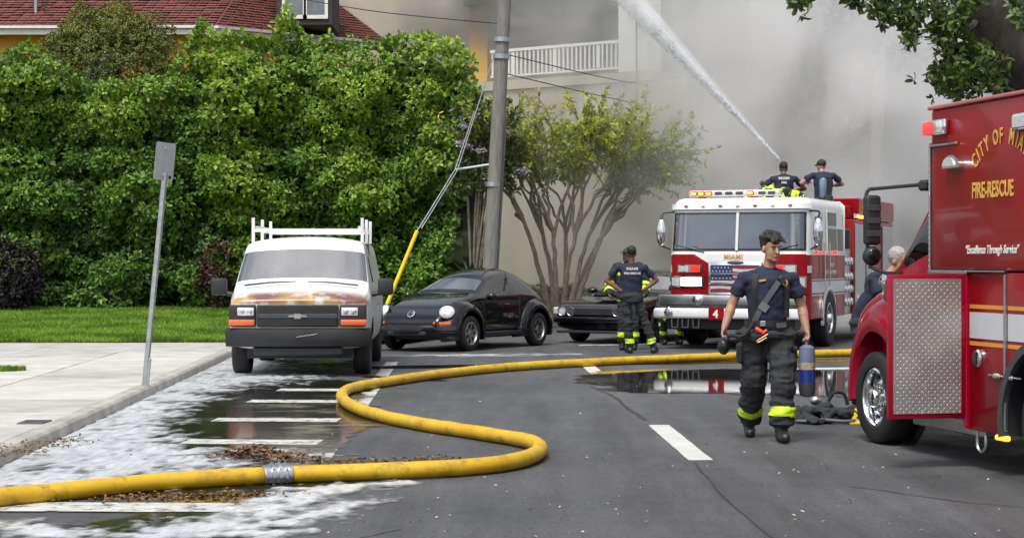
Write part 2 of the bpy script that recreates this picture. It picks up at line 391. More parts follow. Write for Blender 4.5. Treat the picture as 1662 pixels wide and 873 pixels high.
# ================================================================ the ground
def nz(x, y, s=1.0, o=0.0): return noise.noise(Vector((x * s + o, y * s - o, o * .37)))
def kx(y): return -3.98 - .0418 * (y - 14.58)                 # kerb face
def sdx(y): return 1.52 - .026 * (y - 15.0)                    # lane line
def asphalt():
    m = bpy.data.materials.new('asphalt'); m.use_nodes = True
    n = m.node_tree.nodes; l = m.node_tree.links; p = n['Principled BSDF']
    tc = n.new('ShaderNodeTexCoord')
    def noi(s, d=8, r=.65):
        q = n.new('ShaderNodeTexNoise'); q.inputs['Scale'].default_value = s; q.inputs['Detail'].default_value = d; q.inputs['Roughness'].default_value = r
        l.new(tc.outputs['Object'], q.inputs['Vector']); return q
    a = noi(.35); b = noi(38, 3); c = noi(2.2)
    r1 = n.new('ShaderNodeValToRGB'); r1.color_ramp.elements[0].position = .32; r1.color_ramp.elements[1].position = .7
    r1.color_ramp.elements[0].color = (.050, .053, .058, 1); r1.color_ramp.elements[1].color = (.088, .090, .093, 1)
    l.new(a.outputs['Fac'], r1.inputs[0])
    r2 = n.new('ShaderNodeValToRGB'); r2.color_ramp.elements[0].position = .35; r2.color_ramp.elements[1].position = .75
    r2.color_ramp.elements[0].color = (.62, .62, .62, 1); r2.color_ramp.elements[1].color = (1.5, 1.5, 1.48, 1)
    l.new(b.outputs['Fac'], r2.inputs[0])
    mx = n.new('ShaderNodeMix'); mx.data_type = 'RGBA'; mx.blend_type = 'MULTIPLY'; mx.inputs[0].default_value = 1
    l.new(r1.outputs[0], mx.inputs[6]); l.new(r2.outputs[0], mx.inputs[7]); l.new(mx.outputs[2], p.inputs['Base Color'])
    mp = n.new('ShaderNodeMapping'); mp.inputs['Scale'].default_value = (1.6, .12, 1); l.new(tc.outputs['Object'], mp.inputs[0]); sn = n.new('ShaderNodeTexNoise'); sn.inputs['Scale'].default_value = 1.6; sn.inputs['Detail'].default_value = 9; sn.inputs['Roughness'].default_value = .7; l.new(mp.outputs[0], sn.inputs['Vector'])
    sr = n.new('ShaderNodeMapRange'); sr.inputs[1].default_value = .35; sr.inputs[2].default_value = .65; sr.inputs[3].default_value = .72; sr.inputs[4].default_value = 1.3; l.new(sn.outputs['Fac'], sr.inputs[0])
    m3 = n.new('ShaderNodeMix'); m3.data_type = 'RGBA'; m3.blend_type = 'MULTIPLY'; m3.inputs[0].default_value = 1; l.new(mx.outputs[2], m3.inputs[6]); l.new(sr.outputs[0], m3.inputs[7]); l.new(m3.outputs[2], p.inputs['Base Color'])
    mr = n.new('ShaderNodeMapRange'); mr.inputs[1].default_value = .35; mr.inputs[2].default_value = .65; mr.inputs[3].default_value = .5; mr.inputs[4].default_value = .85
    l.new(c.outputs['Fac'], mr.inputs[0]); l.new(mr.outputs[0], p.inputs['Roughness'])
    bp = n.new('ShaderNodeBump'); bp.inputs['Strength'].default_value = .5; bp.inputs['Distance'].default_value = .012
    l.new(b.outputs['Fac'], bp.inputs['Height']); l.new(bp.outputs[0], p.inputs['Normal'])
    return m
M['asphalt'] = asphalt()
M['earth'] = pm('bare_earth', (.12, .10, .07), .95, var=.3, scale=.5)
M['turf'] = pm('turf', (.10, .19, .018), .95, var=.35, scale=2)
M['foam'] = pm('white_foam', (.47, .495, .515), .25, c2=(.74, .77, .80), scale=4, bump=.35, bscale=22, stretch=(3, .6, 1), detail=10)
M['water'] = pm('street_water', (.020, .020, .017), .035, var=.3, scale=1.5, bump=.12, bscale=16)
M['mud'] = pm('wet_silt', (.11, .10, .06), .25, var=.5, scale=4, bump=.2, bscale=30)
def fade(m, lo, hi, amp, sc):
    """sheet thins out to nothing where its own depth ('shade') runs out, broken up by noise"""
    n = m.node_tree.nodes; l = m.node_tree.links; p = n['Principled BSDF']
    at = n.new('ShaderNodeAttribute'); at.attribute_name = 'shade'; tc = n.new('ShaderNodeTexCoord')
    q = n.new('ShaderNodeTexNoise'); q.inputs['Scale'].default_value = sc; q.inputs['Detail'].default_value = 8; q.inputs['Roughness'].default_value = .7; l.new(tc.outputs['Object'], q.inputs['Vector'])
    a = n.new('ShaderNodeMath'); a.operation = 'MULTIPLY_ADD'; a.inputs[1].default_value = amp; l.new(q.outputs['Fac'], a.inputs[0]); l.new(at.outputs['Fac'], a.inputs[2])
    r = n.new('ShaderNodeMapRange'); r.inputs[1].default_value = lo + amp * .5; r.inputs[2].default_value = hi + amp * .5; r.interpolation_type = 'SMOOTHSTEP'; l.new(a.outputs[0], r.inputs[0]); l.new(r.outputs[0], p.inputs['Alpha'])
    return m
fade(M['foam'], -.12, .52, .62, 8); fade(M['mud'], 0, .35, .8, 8)
M['film'] = fade(pm('water_film', (.022, .022, .018), .05, var=.3, scale=1.5, bump=.10, bscale=14), -.06, .12, .3, 5)
M['puddle'] = fade(pm('puddle_water', (.018, .018, .016), .02, var=.3, scale=1.5, bump=.018, bscale=7), -.05, .08, .2, 5)
b = MB(); b.f([b.v(p) for p in ((-400, -60, -.06), (400, -60, -.06), (400, 900, -.06), (-400, 900, -.06))])
tag(b.build('ground', 'earth'), kind='structure')
b = MB(); b.f([b.v(p) for p in ((-40, -8, 0), (60, -8, 0), (60, 49.5, 0), (-40, 49.5, 0))])
road = tag(b.build('road', 'asphalt'), kind='structure')
def worn(m):                                               # paint rubbed away in patches
    n = m.node_tree.nodes; l = m.node_tree.links; p = n['Principled BSDF']; tc = n.new('ShaderNodeTexCoord'); q = n.new('ShaderNodeTexNoise'); q.inputs['Scale'].default_value = 7; q.inputs['Detail'].default_value = 10; q.inputs['Roughness'].default_value = .72; l.new(tc.outputs['Object'], q.inputs['Vector'])
    r = n.new('ShaderNodeMapRange'); r.inputs[1].default_value = .36; r.inputs[2].default_value = .50; r.inputs[3].default_value = .12; l.new(q.outputs['Fac'], r.inputs[0]); l.new(r.outputs[0], p.inputs['Alpha']); return m
M['worn_white'] = worn(pm('worn_marking', (.40, .40, .36), .7, c2=(.60, .60, .56), scale=4, bump=.15))
def strip(name, pts, w, mat, z, parent, jag=0):
    """painted strip of constant width along points on the ground"""
    b = MB(); L_, R_ = [], []
    dense = []
    for i in range(len(pts) - 1):
        a, c = Vector(pts[i]).to_2d(), Vector(pts[i + 1]).to_2d(); k = max(1, int((c - a).length / .25))
        dense += [a + (c - a) * j / k for j in range(k)]
    dense.append(Vector(pts[-1]).to_2d())
    for i, p in enumerate(dense):
        d = dense[min(i + 1, len(dense) - 1)] - dense[max(0, i - 1)]; d.normalize(); q = Vector((-d.y, d.x)) * w / 2
        j1 = jag * nz(p.x, p.y, 6, 1); j2 = jag * nz(p.x, p.y, 6, 9)
        L_.append((p.x + q.x * (1 + j1), p.y + q.y * (1 + j1), z)); R_.append((p.x - q.x * (1 + j2), p.y - q.y * (1 + j2), z))
    b.grid([L_, R_]); return b.build(name, mat, parent, recalc=True)
for y0, y1 in ((15.1, 18.35), (26.2, 29.0), (2.9, 6.2)):
    strip('lane_dash', [(sdx(y0), y0), (sdx(y1), y1)], .2, 'road_white', .004, road, .08)
strip('parking_line', [(-1.50, 8), (-1.53, 12), (-1.56, 15.2), (-1.9, 29.8)], .19, 'worn_white', .004, road, .1)
for y, x0 in ((16.6, -2.9), (18.9, -3.0), (21.4, -3.0), (23.3, -2.9), (12.2, -3.4)):
    strip('hatch_bar', [(x0, y), (-1.66 - .02 * (y - 15), y - .05)], 'worn' and (.42 if y > 13 else .45), 'worn_white', .0095, road, .12)
strip('parking_line', [(4.27, 17), (4.2, 29.5)], .13, 'road_white', .004, road, .1)
strip('hatch_bar', [(4.35, 27.9), (7.2, 28.6)], .45, 'road_white', .004, road, .1)
for cr, w in (([(690, 318), (722, 327), (740, 339), (757, 346)], .04), ([(815, 381), (842, 403), (862, 419), (905, 443)], .014), ([(1000, 401), (1060, 407), (1120, 413), (1200, 418)], .014), ([(420, 443), (470, 436)], .012)):
    pts = [G(u, v) for u, v in cr]; q = []
    for i in range(len(pts) - 1):
        for t in (0, .33, .66):
            p = pts[i].lerp(pts[i + 1], t); q.append((p.x + .05 * nz(p.x, p.y, 4), p.y))
    q.append(tuple(pts[-1])[:2]); strip('crack', q, w, 'crack', .003, road, 1.0)

# sidewalk: single slabs, kerb stones
sw = tag(empty('sidewalk'), kind='structure')
b = MB(); b.f([b.v(p) for p in ((-26, 6, .06), (-4.1 + .25, 6, .06), (-5.05, 36, .06), (-26, 36, .06))]); b.build('slab_bed', 'kerbc', sw)
slab_mats = [pm('concrete_a', (.47, .455, .42), .85, var=.22, scale=2.0, detail=11, bump=.2, bscale=60), pm('concrete_b', (.40, .39, .36), .85, var=.26, scale=1.8, detail=11, bump=.2, bscale=60), pm('concrete_c', (.50, .485, .44), .85, var=.2, scale=1.6, detail=11, bump=.2, bscale=60)]
ys = [6.2 + 1.75 * i for i in range(17)]
for i in range(len(ys) - 1):
    y0, y1 = ys[i] + .008, ys[i + 1] - .008
    for j in range(8):
        x1 = lambda y: kx(y) - .17 - 1.6 * j; 
        z = .118 + random.uniform(-.003, .003); b = MB()
        P = [(x1(y0) - 1.584, y0), (x1(y0), y0), (x1(y1), y1), (x1(y1) - 1.584, y1)]
        b.prism(P, .055, z, 'z'); b.build('slab', slab_mats[random.choice((0, 0, 1, 2, 2)) if y0 < 29 else 1], sw, smooth=False, bevel=.006)
cvp = G(66, 347, .125); b = MB(); b.bx(cvp.x - .32, cvp.x - .08, cvp.y - .18, cvp.y + .18, .10, .127, .005); b.build('cover_plate', 'dark_grey', sw)
kb = tag(empty('kerb'), kind='structure')
for i in range(15):
    y0, y1 = 6 + 2.8 * i + .006, 6 + 2.8 * (i + 1) - .006; b = MB()
    prof = [(0.03, -.02), (.01, .10), (-.02, .125), (-.155, .125), (-.155, -.02)]
    A = [b.v((kx(y0) + a, y0, c)) for a, c in prof]; B = [b.v((kx(y1) + a, y1, c)) for a, c in prof]
    for k in range(5): b.f([A[k], A[(k + 1) % 5], B[(k + 1) % 5], B[k]])
    b.f(A[::-1]); b.f(B); b.build('kerb_stone', 'kerbc', kb, smooth=False, bevel=.008)
# lawn, gently rising to the hedge
def lawn_z(x, y): return .12 + max(0, min(1, (y - 34.5) / 11)) * .33 + .02 * nz(x, y, .6)
b = MB(); rows = []
for yy in np.linspace(34.4, 50, 22): rows.append([(x, yy, lawn_z(x, yy)) for x in np.linspace(-32, kx(yy) - .17, 40)])
b.grid(rows); tag(b.build('lawn', 'turf'), kind='structure')
b = MB(); rows = []                                        # soil under the hedge, beside the parked cars
for yy in np.linspace(36.2, 52, 12): rows.append([(x, yy, .1 + .25 * max(0, min(1, (yy - 38) / 8)) + .02 * nz(x, yy, 1)) for x in np.linspace(kx(yy) - .1, -1.1 + (yy - 40) * .25, 10)])
b.grid(rows); tag(b.build('verge', 'turf'), kind='structure')
def blades(name, P, h, label, w=.012, cols=((.085, .17, .012), (.17, .31, .022), (.28, .42, .05))):
    n = len(P); a = rng.uniform(0, 6.283, n); lean = rng.normal(0, .35, (n, 2)) * h
    H = h * rng.uniform(.6, 1.3, n)
    S = np.stack([np.cos(a), np.sin(a), np.zeros(n)], 1) * w
    T = P + np.stack([lean[:, 0], lean[:, 1], H], 1)
    V = np.stack([P - S, P + S, T], 1).reshape(-1, 3); F = np.arange(3 * n).reshape(-1, 3)
    me = np_mesh(name, V, F, np.repeat(np.clip(.45 + .9 * np.array([nz(a, c, .8) + .6 * nz(a, c, 3, 4) for a, c in P[:, :2].tolist()]) + rng.normal(0, .2, n), 0, 1), 3))
    return tag(link(name, me, leafmat(name + '_blades', cols, .6, .35)), label, 'grass', kind='stuff')
n = 90000; gx = rng.uniform(-16, -4.6, n); gy = 34.45 + 12 * rng.uniform(0, 1, n) ** 1.4
k = gx < np.array([kx(y) for y in gy]) - .2; gx, gy = gx[k], gy[k]
blades('lawn_grass', np.stack([gx, gy, .12 + np.clip((gy - 34.5) / 11, 0, 1) * .33], 1), .075, 'bright green mown lawn grass in front of the tall hedge', .016)
n = 5000; c = G(0, 305, .12); a = rng.uniform(0, 6.283, n); r = np.sqrt(rng.uniform(0, 1, n))
blades('grass_patch', np.stack([c.x - .9 + 1.25 * r * np.cos(a), c.y + .5 * r * np.sin(a), np.full(n, .12)], 1), .06, 'small grass patch cut into the pale sidewalk at the left edge', .014)

# foam, water film, puddle: ragged sheets
def sheet(name, x0, x1, y0, y1, dx, dy, field, z, mat, label, cat, bump=.0, soft=True):
    nx, ny = int((x1 - x0) / dx), int((y1 - y0) / dy); keep = np.zeros((ny + 1, nx + 1), bool); V = np.zeros((ny + 1, nx + 1, 3)); FV = np.zeros((ny + 1, nx + 1))
    for j in range(ny + 1):
        for i in range(nx + 1):
            x, y = x0 + i * dx, y0 + j * dy; f = field(x, y); FV[j, i] = f; keep[j, i] = f > (-.16 if soft else 0)
            V[j, i] = (x + .3 * dx * nz(x, y, 19), y + .3 * dy * nz(x, y, 17, 5), z + (bump * min(1, max(f, 0) * 2.5) * (.5 + .5 * abs(nz(x, y, 9, 2)) + .5 * nz(x, y, 3, 4)) if bump else 0))
    idx = np.arange((ny + 1) * (nx + 1)).reshape(ny + 1, nx + 1)
    q = keep[:-1, :-1] & keep[1:, :-1] & keep[:-1, 1:] & keep[1:, 1:]
    F = np.stack([idx[:-1, :-1][q], idx[:-1, 1:][q], idx[1:, 1:][q], idx[1:, :-1][q]], 1)
    used = np.unique(F); mp = -np.ones(idx.size, int); mp[used] = np.arange(len(used))
    me = np_mesh(name, V.reshape(-1, 3)[used], mp[F], FV.ravel()[used]); me.polygons.foreach_set('use_smooth', [True] * len(me.polygons))
    return tag(link(name, me, mat), label, cat, kind='stuff')
def lerp_tab(y, tab):
    for (a, p), (c, q) in zip(tab, tab[1:]):
        if y <= c: return p + (q - p) * max(0, min(1, (y - a) / (c - a)))
    return tab[-1][1]
def seg_d(x, y, a, c):
    a = Vector(a).to_2d(); c = Vector(c).to_2d(); p = Vector((x, y)); d = c - a; t = max(0, min(1, (p - a).dot(d) / d.length_squared)); return (p - a - d * t).length
PL = [(G(455, 399), G(340, 404), .16), (G(390, 402), G(300, 425), .30), (G(310, 424), G(200, 443), .35), (G(440, 412), G(330, 432), .16), (G(0, 434), G(55, 440), .28), (G(150, 443), G(330, 440), .2)]
def foam_f(x, y):
    s = x - kx(y) - .02; w = lerp_tab(y, [(10, .5), (13.2, 1.6), (14.6, 2.0), (15.6, 2.3), (16.3, 1.35), (17.5, .95), (20, .75), (23, .85), (25, 1.6), (27, 2.1), (30, 1.2), (34, .8)])
    f = (1 - s / w) * 1.1 if s > 0 else -1
    f = min(f, .55)
    if y < 13.2: f -= (13.2 - y) * 1.1
    for a, c, r in PL: f = max(f, .55 * (1 - seg_d(x, y, a, c) / r))
    return f * .8 + .26 * nz(x, y, 1.3) + .30 * nz(x, y * .6, 4.5, 3) + .34 * nz(x, y * .45, 10, 6) + .22 * nz(x, y, 21, 2) + .02
sheet('gutter_foam', -4.75, -.4, 10.2, 33, .024, .042, foam_f, .010, 'foam', 'white foamy runoff streaming along the kerb and round the yellow hose', 'foam', .014)
def band_f(x, y):
    c = 31.6 + .18 * (x + 2); f = .5 - abs(y - c) / 1.25
    if x > 1.2: f = .45 - abs(y - 35.5 - .35 * (x - 1.2)) / .7
    return f + .35 * nz(x, y, .8, 8) + .3 * nz(x, y, 4, 2) - .1
sheet('street_foam', -2.4, 4.2, 29.5, 39, .06, .08, band_f, .009, 'foam', 'thin white foam washed under the parked black cars', 'foam', .012)
def wet_f(x, y):
    s = x - kx(y); f = .55 - abs(y - 19) / 16 - max(0, s - 2.4) * 1.6 + .1
    if x > -.2: f -= 1
    return f + .45 * nz(x, y, .9, 12) + .25 * nz(x, y, 3.4, 2) + .1 * nz(x, y, 11) - .12
sheet('water_film', -4.8, .3, 10.2, 31, .05, .08, wet_f, .006, 'film', 'dark water film spread over the hatched parking lane', 'water')
def silt_f(x, y):
    s = x - kx(y); return .2 - abs(s - 2.2) / 2.6 + .5 * nz(x, y, 1.1, 31) + .35 * nz(x * .6, y, 5, 7) - .16 - (.6 if y > 24 else 0)
sheet('silt', -4.4, -.2, 10.2, 26, .045, .07, silt_f, .0075, 'mud', 'brownish silt left by the runoff in the parking lane', 'silt')
def pud_f(x, y):
    c = 25.2 - .05 * (x - 2.5); f = 1.15 - ((x - 3.3) / 2.5) ** 2 - ((y - c) / 2.9) ** 2
    g = .5 - seg_d(x, y, (-2, 28.2), (6.2, 30.6)) / .9
    h = .35 - seg_d(x, y, (-1.9, 26.0), (-1.0, 25.2)) / .7  # lobe of dark water near the hose loop, laid in for its shadow
    return max(f * .6, g, h) + .28 * nz(x, y, .8, 4) + .14 * nz(x, y, 3, 6) - .1
sheet('puddle', -2.5, 7.2, 20.5, 31.6, .05, .08, pud_f, .006, 'puddle', 'wide shallow puddle mirroring the fire engine in the middle of the road', 'puddle')
def pud2_f(x, y): return .25 - seg_d(x, y, (.9, 30.2), (6.8, 30.9)) / 1.2 + .5 * nz(x, y, 1.5, 14) + .3 * nz(x, y, 6, 6) - .05
sheet('silt', .6, 7.2, 28.4, 31.8, .06, .08, pud2_f, .0085, 'mud', 'wet brown silt along the far stretch of the hose', 'silt')

# leaf litter and pale flecks
def litter(name, P, size, cols, label, cat):
    n = len(P); D = unit(n); D[:, 2] *= .25; N = unit(n) * .5 + np.array([0, 0, 1.0])
    me = leaf_mesh(name, P, D, N, size * rng.uniform(.6, 1.3, n), size * .55 * rng.uniform(.6, 1.2, n), rng.uniform(0, 1, n))
    return tag(link(name, me, leafmat(name + '_leaf', cols, .6, .05)), label, cat, kind='stuff')
BR = ((.05, .022, .010), (.14, .055, .018), (.22, .10, .03), (.10, .06, .03))
c = G(300, 377); n = 420; d = rng.normal(0, 1, (n, 2)) * (.20, .13)
P = np.stack([c.x + d[:, 0], c.y + d[:, 1], .015 + .10 * np.exp(-(d[:, 0] / .2) ** 2 - (d[:, 1] / .14) ** 2) * rng.uniform(.2, 1, n)], 1)
litter('leaf_pile', P, .06, BR, 'small heap of wet brown leaves behind the yellow hose', 'leaves')
Q = []
for a, c2, r, m in ((G(110, 412), G(330, 408), .15, 360), (G(400, 381), G(520, 378), .10, 120), (G(30, 370, .12), G(90, 362, .12), .14, 130), (G(0, 376, .12), G(40, 372, .12), .12, 80), (G(330, 379), G(420, 382), .09, 110)):
    t = rng.uniform(0, 1, m)[:, None]; base = np.array(a)[None] * (1 - t) + np.array(c2)[None] * t
    base = base + rng.normal(0, r, (m, 3)) * (1, .9, 0); base[:, 2] += .014; Q.append(base)
litter('leaf_litter', np.concatenate(Q), .045, BR + ((.28, .20, .05),), 'brown and yellow leaves scattered along the hose and sidewalk edge', 'leaves')
n = 140; u = rng.uniform(380, 1190, n); v = 300 + 143 * rng.uniform(0, 1, n) ** .8
P = np.array([tuple(G(a, c3, .008)) for a, c3 in zip(u, v)]); P[:, 2] = .008
litter('petal_flecks', P, .03, ((.35, .33, .28), (.55, .53, .48), (.30, .22, .08)), 'pale petals and flecks of debris strewn over the asphalt', 'debris')

# ================================================================ the yellow hose
def spline(pts, k=10):
    out = []; n = len(pts)
    for i in range(n - 1):
        p0, p1, p2, p3 = (pts[max(0, i - 1)], pts[i], pts[i + 1], pts[min(n - 1, i + 2)])
        for j in range(k):
            t = j / k; out.append(.5 * ((2 * p1) + (p2 - p0) * t + (2 * p0 - 5 * p1 + 4 * p2 - p3) * t * t + (3 * p1 - p0 - 3 * p2 + p3) * t ** 3))
    out.append(pts[-1]); return out
HP = [(-300, 760), (-240, 560), (-180, 450), (-95, 420), (0, 409.5), (100, 402.5), (200, 396), (300, 391.8), (400, 389), (500, 386.5), (570, 383), (612, 378), (632, 371), (627, 365), (600, 360.5), (550, 355), (490, 348.5), (445, 342), (415, 335), (402, 328.5), (402, 323.5), (415, 319), (450, 314.5), (520, 307.5), (600, 302), (700, 298), (800, 294.8), (900, 292.3), (1000, 290.3), (1080, 288.5)]
hose = tag(empty('fire_hose', G(330, 391)), 'thick yellow fire hose snaking in an S across the road', 'hose')
HR = .066
pts = spline([G(u, v, HR) for u, v in HP], 12); O = Vector(hose.location)
cpl = G(327, 391, HR); best = min(range(len(pts)), key=lambda i: (pts[i] - cpl).length)
acc = [0]
for i in range(1, len(pts)): acc.append(acc[-1] + (pts[i] - pts[i - 1]).length)
def at_len(s):
    for i in range(1, len(pts)):
        if acc[i] >= s: t = (s - acc[i - 1]) / max(1e-6, acc[i] - acc[i - 1]); return pts[i - 1].lerp(pts[i], t)
    return pts[-1]
s0 = acc[best]; half = .105
def hosetube(sa, sb):
    n = max(4, int((sb - sa) / .09)); P = [at_len(sa + (sb - sa) * i / n) for i in range(n + 1)]
    b = MB(); b.tube([p - O + Vector((0, 0, .004 * nz(p.x, p.y, 3))) for p in P], [HR * (1 + .05 * nz(p.x, p.y, 2.1, 5) + .03 * nz(p.x, p.y, 8, 5)) for p in P], 20, flat=.95); return b
M['hose_mat'] = M['yellow_hose']
def dirty(m):                                              # scuffs and rubbed-in grime on the jacket
    n = m.node_tree.nodes; l = m.node_tree.links; p = n['Principled BSDF']
    src = p.inputs['Base Color'].links[0].from_socket
    q = n.new('ShaderNodeTexNoise'); q.inputs['Scale'].default_value = 7; q.inputs['Detail'].default_value = 10; q.inputs['Roughness'].default_value = .75
    tc = n.new('ShaderNodeTexCoord'); l.new(tc.outputs['Object'], q.inputs['Vector'])
    r = n.new('ShaderNodeValToRGB'); r.color_ramp.elements[0].position = .50; r.color_ramp.elements[1].position = .72
    r.color_ramp.elements[0].color = (0, 0, 0, 1); r.color_ramp.elements[1].color = (.8, .8, .8, 1); l.new(q.outputs['Fac'], r.inputs[0])
    mx = n.new('ShaderNodeMix'); mx.data_type = 'RGBA'; mx.inputs[7].default_value = (.12, .06, .015, 1)
    l.new(r.outputs[0], mx.inputs[0]); l.new(src, mx.inputs[6]); l.new(mx.outputs[2], p.inputs['Base Color'])
dirty(M['yellow_hose'])
hosetube(0, s0 - half + .02).build('hose_length', 'yellow_hose', hose, angle=180)
hosetube(s0 + half - .02, acc[-1]).build('hose_length', 'yellow_hose', hose, angle=180)
cp = MB(); A, B = at_len(s0 - half) - O, at_len(s0 + half) - O; d = (B - A)
P, Q = [], []
for t, r in ((0, .070), (.04, .076), (.16, .076), (.17, .070), (.24, .070), (.25, .084), (.36, .084), (.37, .074), (.46, .074), (.47, .088), (.60, .088), (.61, .074), (.70, .074), (.71, .082), (.80, .082), (.81, .070), (.86, .076), (.97, .076), (1, .070)):
    P.append(A + d * t); Q.append(r)
cp.tube(P, Q, 24); cpo = cp.build('coupling', 'steel', hose, angle=25)
a, c2 = frame(d)
for t in (.30, .535, .755):
    for k in range(8):
        an = 2 * math.pi * (k + .3 * t) / 8; e = a * math.cos(an) + c2 * math.sin(an); lg = MB()
        lg.box(A + d * t + e * .086, (.018, .012, .016), .002, basis(d, e)); lg.build('lug', 'steel', cpo)

# ================================================================ sign post
def sign_post():
    r = tag(empty('sign_post', G(169, 318, .12)), 'leaning galvanised sign post with a small metal plate seen from behind', 'sign')
    top = Vector((.245, 0, 2.55)); b = MB()
    pr = [(-.032, .0), (-.032, .022), (-.018, .022), (-.012, -.006), (.012, -.006), (.018, .022), (.032, .022), (.032, 0), (.018, -.016), (-.018, -.016)]
    rows = [[(p[0] + top.x * t, p[1], top.z * t - .02) for p in pr] for t in (0, .5, 1)]
    b.grid(rows, True); b.build('post', 'galv', r, smooth=False)
    s = MB(); s.X = Matrix.Rotation(.096, 4, 'Y'); s.bx(.018, .052, -.01, .02, -.01, .34, .004); s.build('stub_sleeve', 'galv', r)
    pl = MB(); pl.X = Matrix.Translation((.248, -.02, 2.66)) @ Matrix.Rotation(.096, 4, 'Y') @ Matrix.Rotation(R(52), 4, 'Z')
    pl.prism([(-.13, -.225), (.13, -.225), (.15, -.205), (.15, .205), (.13, .225), (-.13, .225), (-.15, .205), (-.15, -.205)], -.002, .002, 'y')
    po = pl.build('plate', pm('sign_back', (.52, .53, .53), .45, .4, var=.12, scale=12), r, smooth=False)
    for z in (2.5, 2.82):
        q = MB(); q.lathe([(.012, -.05), (.012, -.015)], 8, (.232 + (z - 2.5) * .1, 0, z), 'y'); q.build('bolt', 'steel', r)
    st = MB(); st.X = Matrix.Translation((.248, -.02, 2.66)) @ Matrix.Rotation(.096, 4, 'Y') @ Matrix.Rotation(R(52), 4, 'Z')
    st.lathe([(.022, -.0035), (.022, -.0025)], 12, (.10, 0, -.18), 'y'); st.build('sticker', 'black_plastic', po)
sign_post()

# ================================================================ hedge and shrubs
HT = [(-60, 55), (0, 58), (40, 42), (62, 50), (120, 78), (200, 70), (222, 34), (240, 22), (262, 36), (282, 26), (300, 36), (320, 34), (340, 9), (356, 34), (372, 40), (384, 32), (398, 42), (412, 34), (440, 38), (466, 30), (480, 36), (505, 30), (516, 40), (536, 38), (550, 56), (575, 66), (600, 92)]
def hedge_top(x, y=46):
    u = 600 + x / y * FPX; v = lerp_tab(u, HT); return CAMH + (HOR - VS * v) / FPX * y
def clump(x, z):
    """0..1 how far the foliage stands out here: overlapping rounded clumps"""
    best = 9.0
    ix, iz = math.floor(x / .85), math.floor(z / .62)
    for i in range(-1, 2):
        for j in range(-1, 2):
            h = noise.cell_vector(Vector(((ix + i) * 1.0 + .5, (iz + j) * 1.0 + .5, 3.5)))
            cx_, cz_ = (ix + i + .5 + .8 * (h[0] - .5)) * .85, (iz + j + .5 + .8 * (h[1] - .5)) * .62
            d = math.hypot((x - cx_) / .75, (z - cz_ + .05) / .52); best = min(best, d)
    return max(0, 1 - best ** 1.6)
def bulge(x, z): return max(0, 1 - math.hypot(((x + .9 * nz(z, 1, .5)) % 2.7 - 1.35) / 1.45, ((z + 1.1 * nz(x, 2, .35, 4)) % 2.3 - 1.25) / 1.5) ** 1.8)
HY = 46.6
def hedge_y(x, z): return HY - .75 * clump(x, z) - .95 * bulge(x, z) - .3 * nz(x, z, .35, 2) - .018 * (z - 3) ** 2 * 0 + .10 * max(0, z - 4.5) ** 1.3
hedge = tag(empty('clusia_hedge', (-7, HY, .4)), 'tall dense broad-leaved green hedge in front of the red-roofed house', 'hedge')
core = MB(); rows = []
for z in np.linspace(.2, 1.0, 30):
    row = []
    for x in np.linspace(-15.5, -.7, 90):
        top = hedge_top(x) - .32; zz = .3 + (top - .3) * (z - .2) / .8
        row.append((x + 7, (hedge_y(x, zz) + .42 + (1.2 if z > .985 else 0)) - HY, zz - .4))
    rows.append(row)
core.grid(rows); M['hedge_dark'] = pm('hedge_inner_shade', (.020, .030, .010), .9, var=.5, scale=6)  # dark backing sheet behind the leaves, coloured as the hedge's shaded inside
core.build('dark_core', 'hedge_dark', hedge)
P, ND, SH = [], [], []
n = 0
while n < 17500:
    x = random.uniform(-15.2, -.35); top = hedge_top(x, HY); z = random.uniform(.3, top + .12)
    right = -1.75 + .16 * z + .25 * nz(z, 3, .9)
    if x > right: continue
    if (x > -10.6 and x < -3.4 and z < 1.0 and random.random() < .45): continue
    c = clump(x, z); y = hedge_y(x, z) + random.uniform(-.12, .16)
    if c < .22 and random.random() < .75: continue
    e = .06; gx_ = (hedge_y(x + e, z) - hedge_y(x - e, z)) / (2 * e); gz_ = (hedge_y(x, z + e) - hedge_y(x, z - e)) / (2 * e)
    nn = Vector((gx_, -1, gz_ + .45)).normalized()
    P.append((x + 7, y - HY, z - .4)); ND.append(tuple(nn))
    tall = (z / 6.5); SH.append(max(0, min(1, .02 + .36 * tall ** 1.2 + .26 * c + .30 * bulge(x, z) + .22 * nz(x, z, .7, 5) + (.10 if x > -7.5 else 0)))); n += 1  # leaf colour lighter up top and on clumps: painted top light and fresh shoots
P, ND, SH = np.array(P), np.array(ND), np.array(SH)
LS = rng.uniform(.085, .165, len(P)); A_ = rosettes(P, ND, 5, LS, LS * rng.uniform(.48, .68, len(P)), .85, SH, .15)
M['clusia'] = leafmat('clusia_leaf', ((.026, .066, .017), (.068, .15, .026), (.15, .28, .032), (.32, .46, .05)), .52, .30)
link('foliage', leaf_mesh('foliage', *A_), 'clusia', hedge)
for i in range(26):
    x = -14.5 + i * .52; b = MB(); b.tube([(x + 7, .1, 0), (x + 7 + random.uniform(-.2, .2), .15, 1.2), (x + 7 + random.uniform(-.4, .4), .3, 2.6)], (.05, .04, .02), 6); b.build('stem', 'myrtle_bark', hedge)
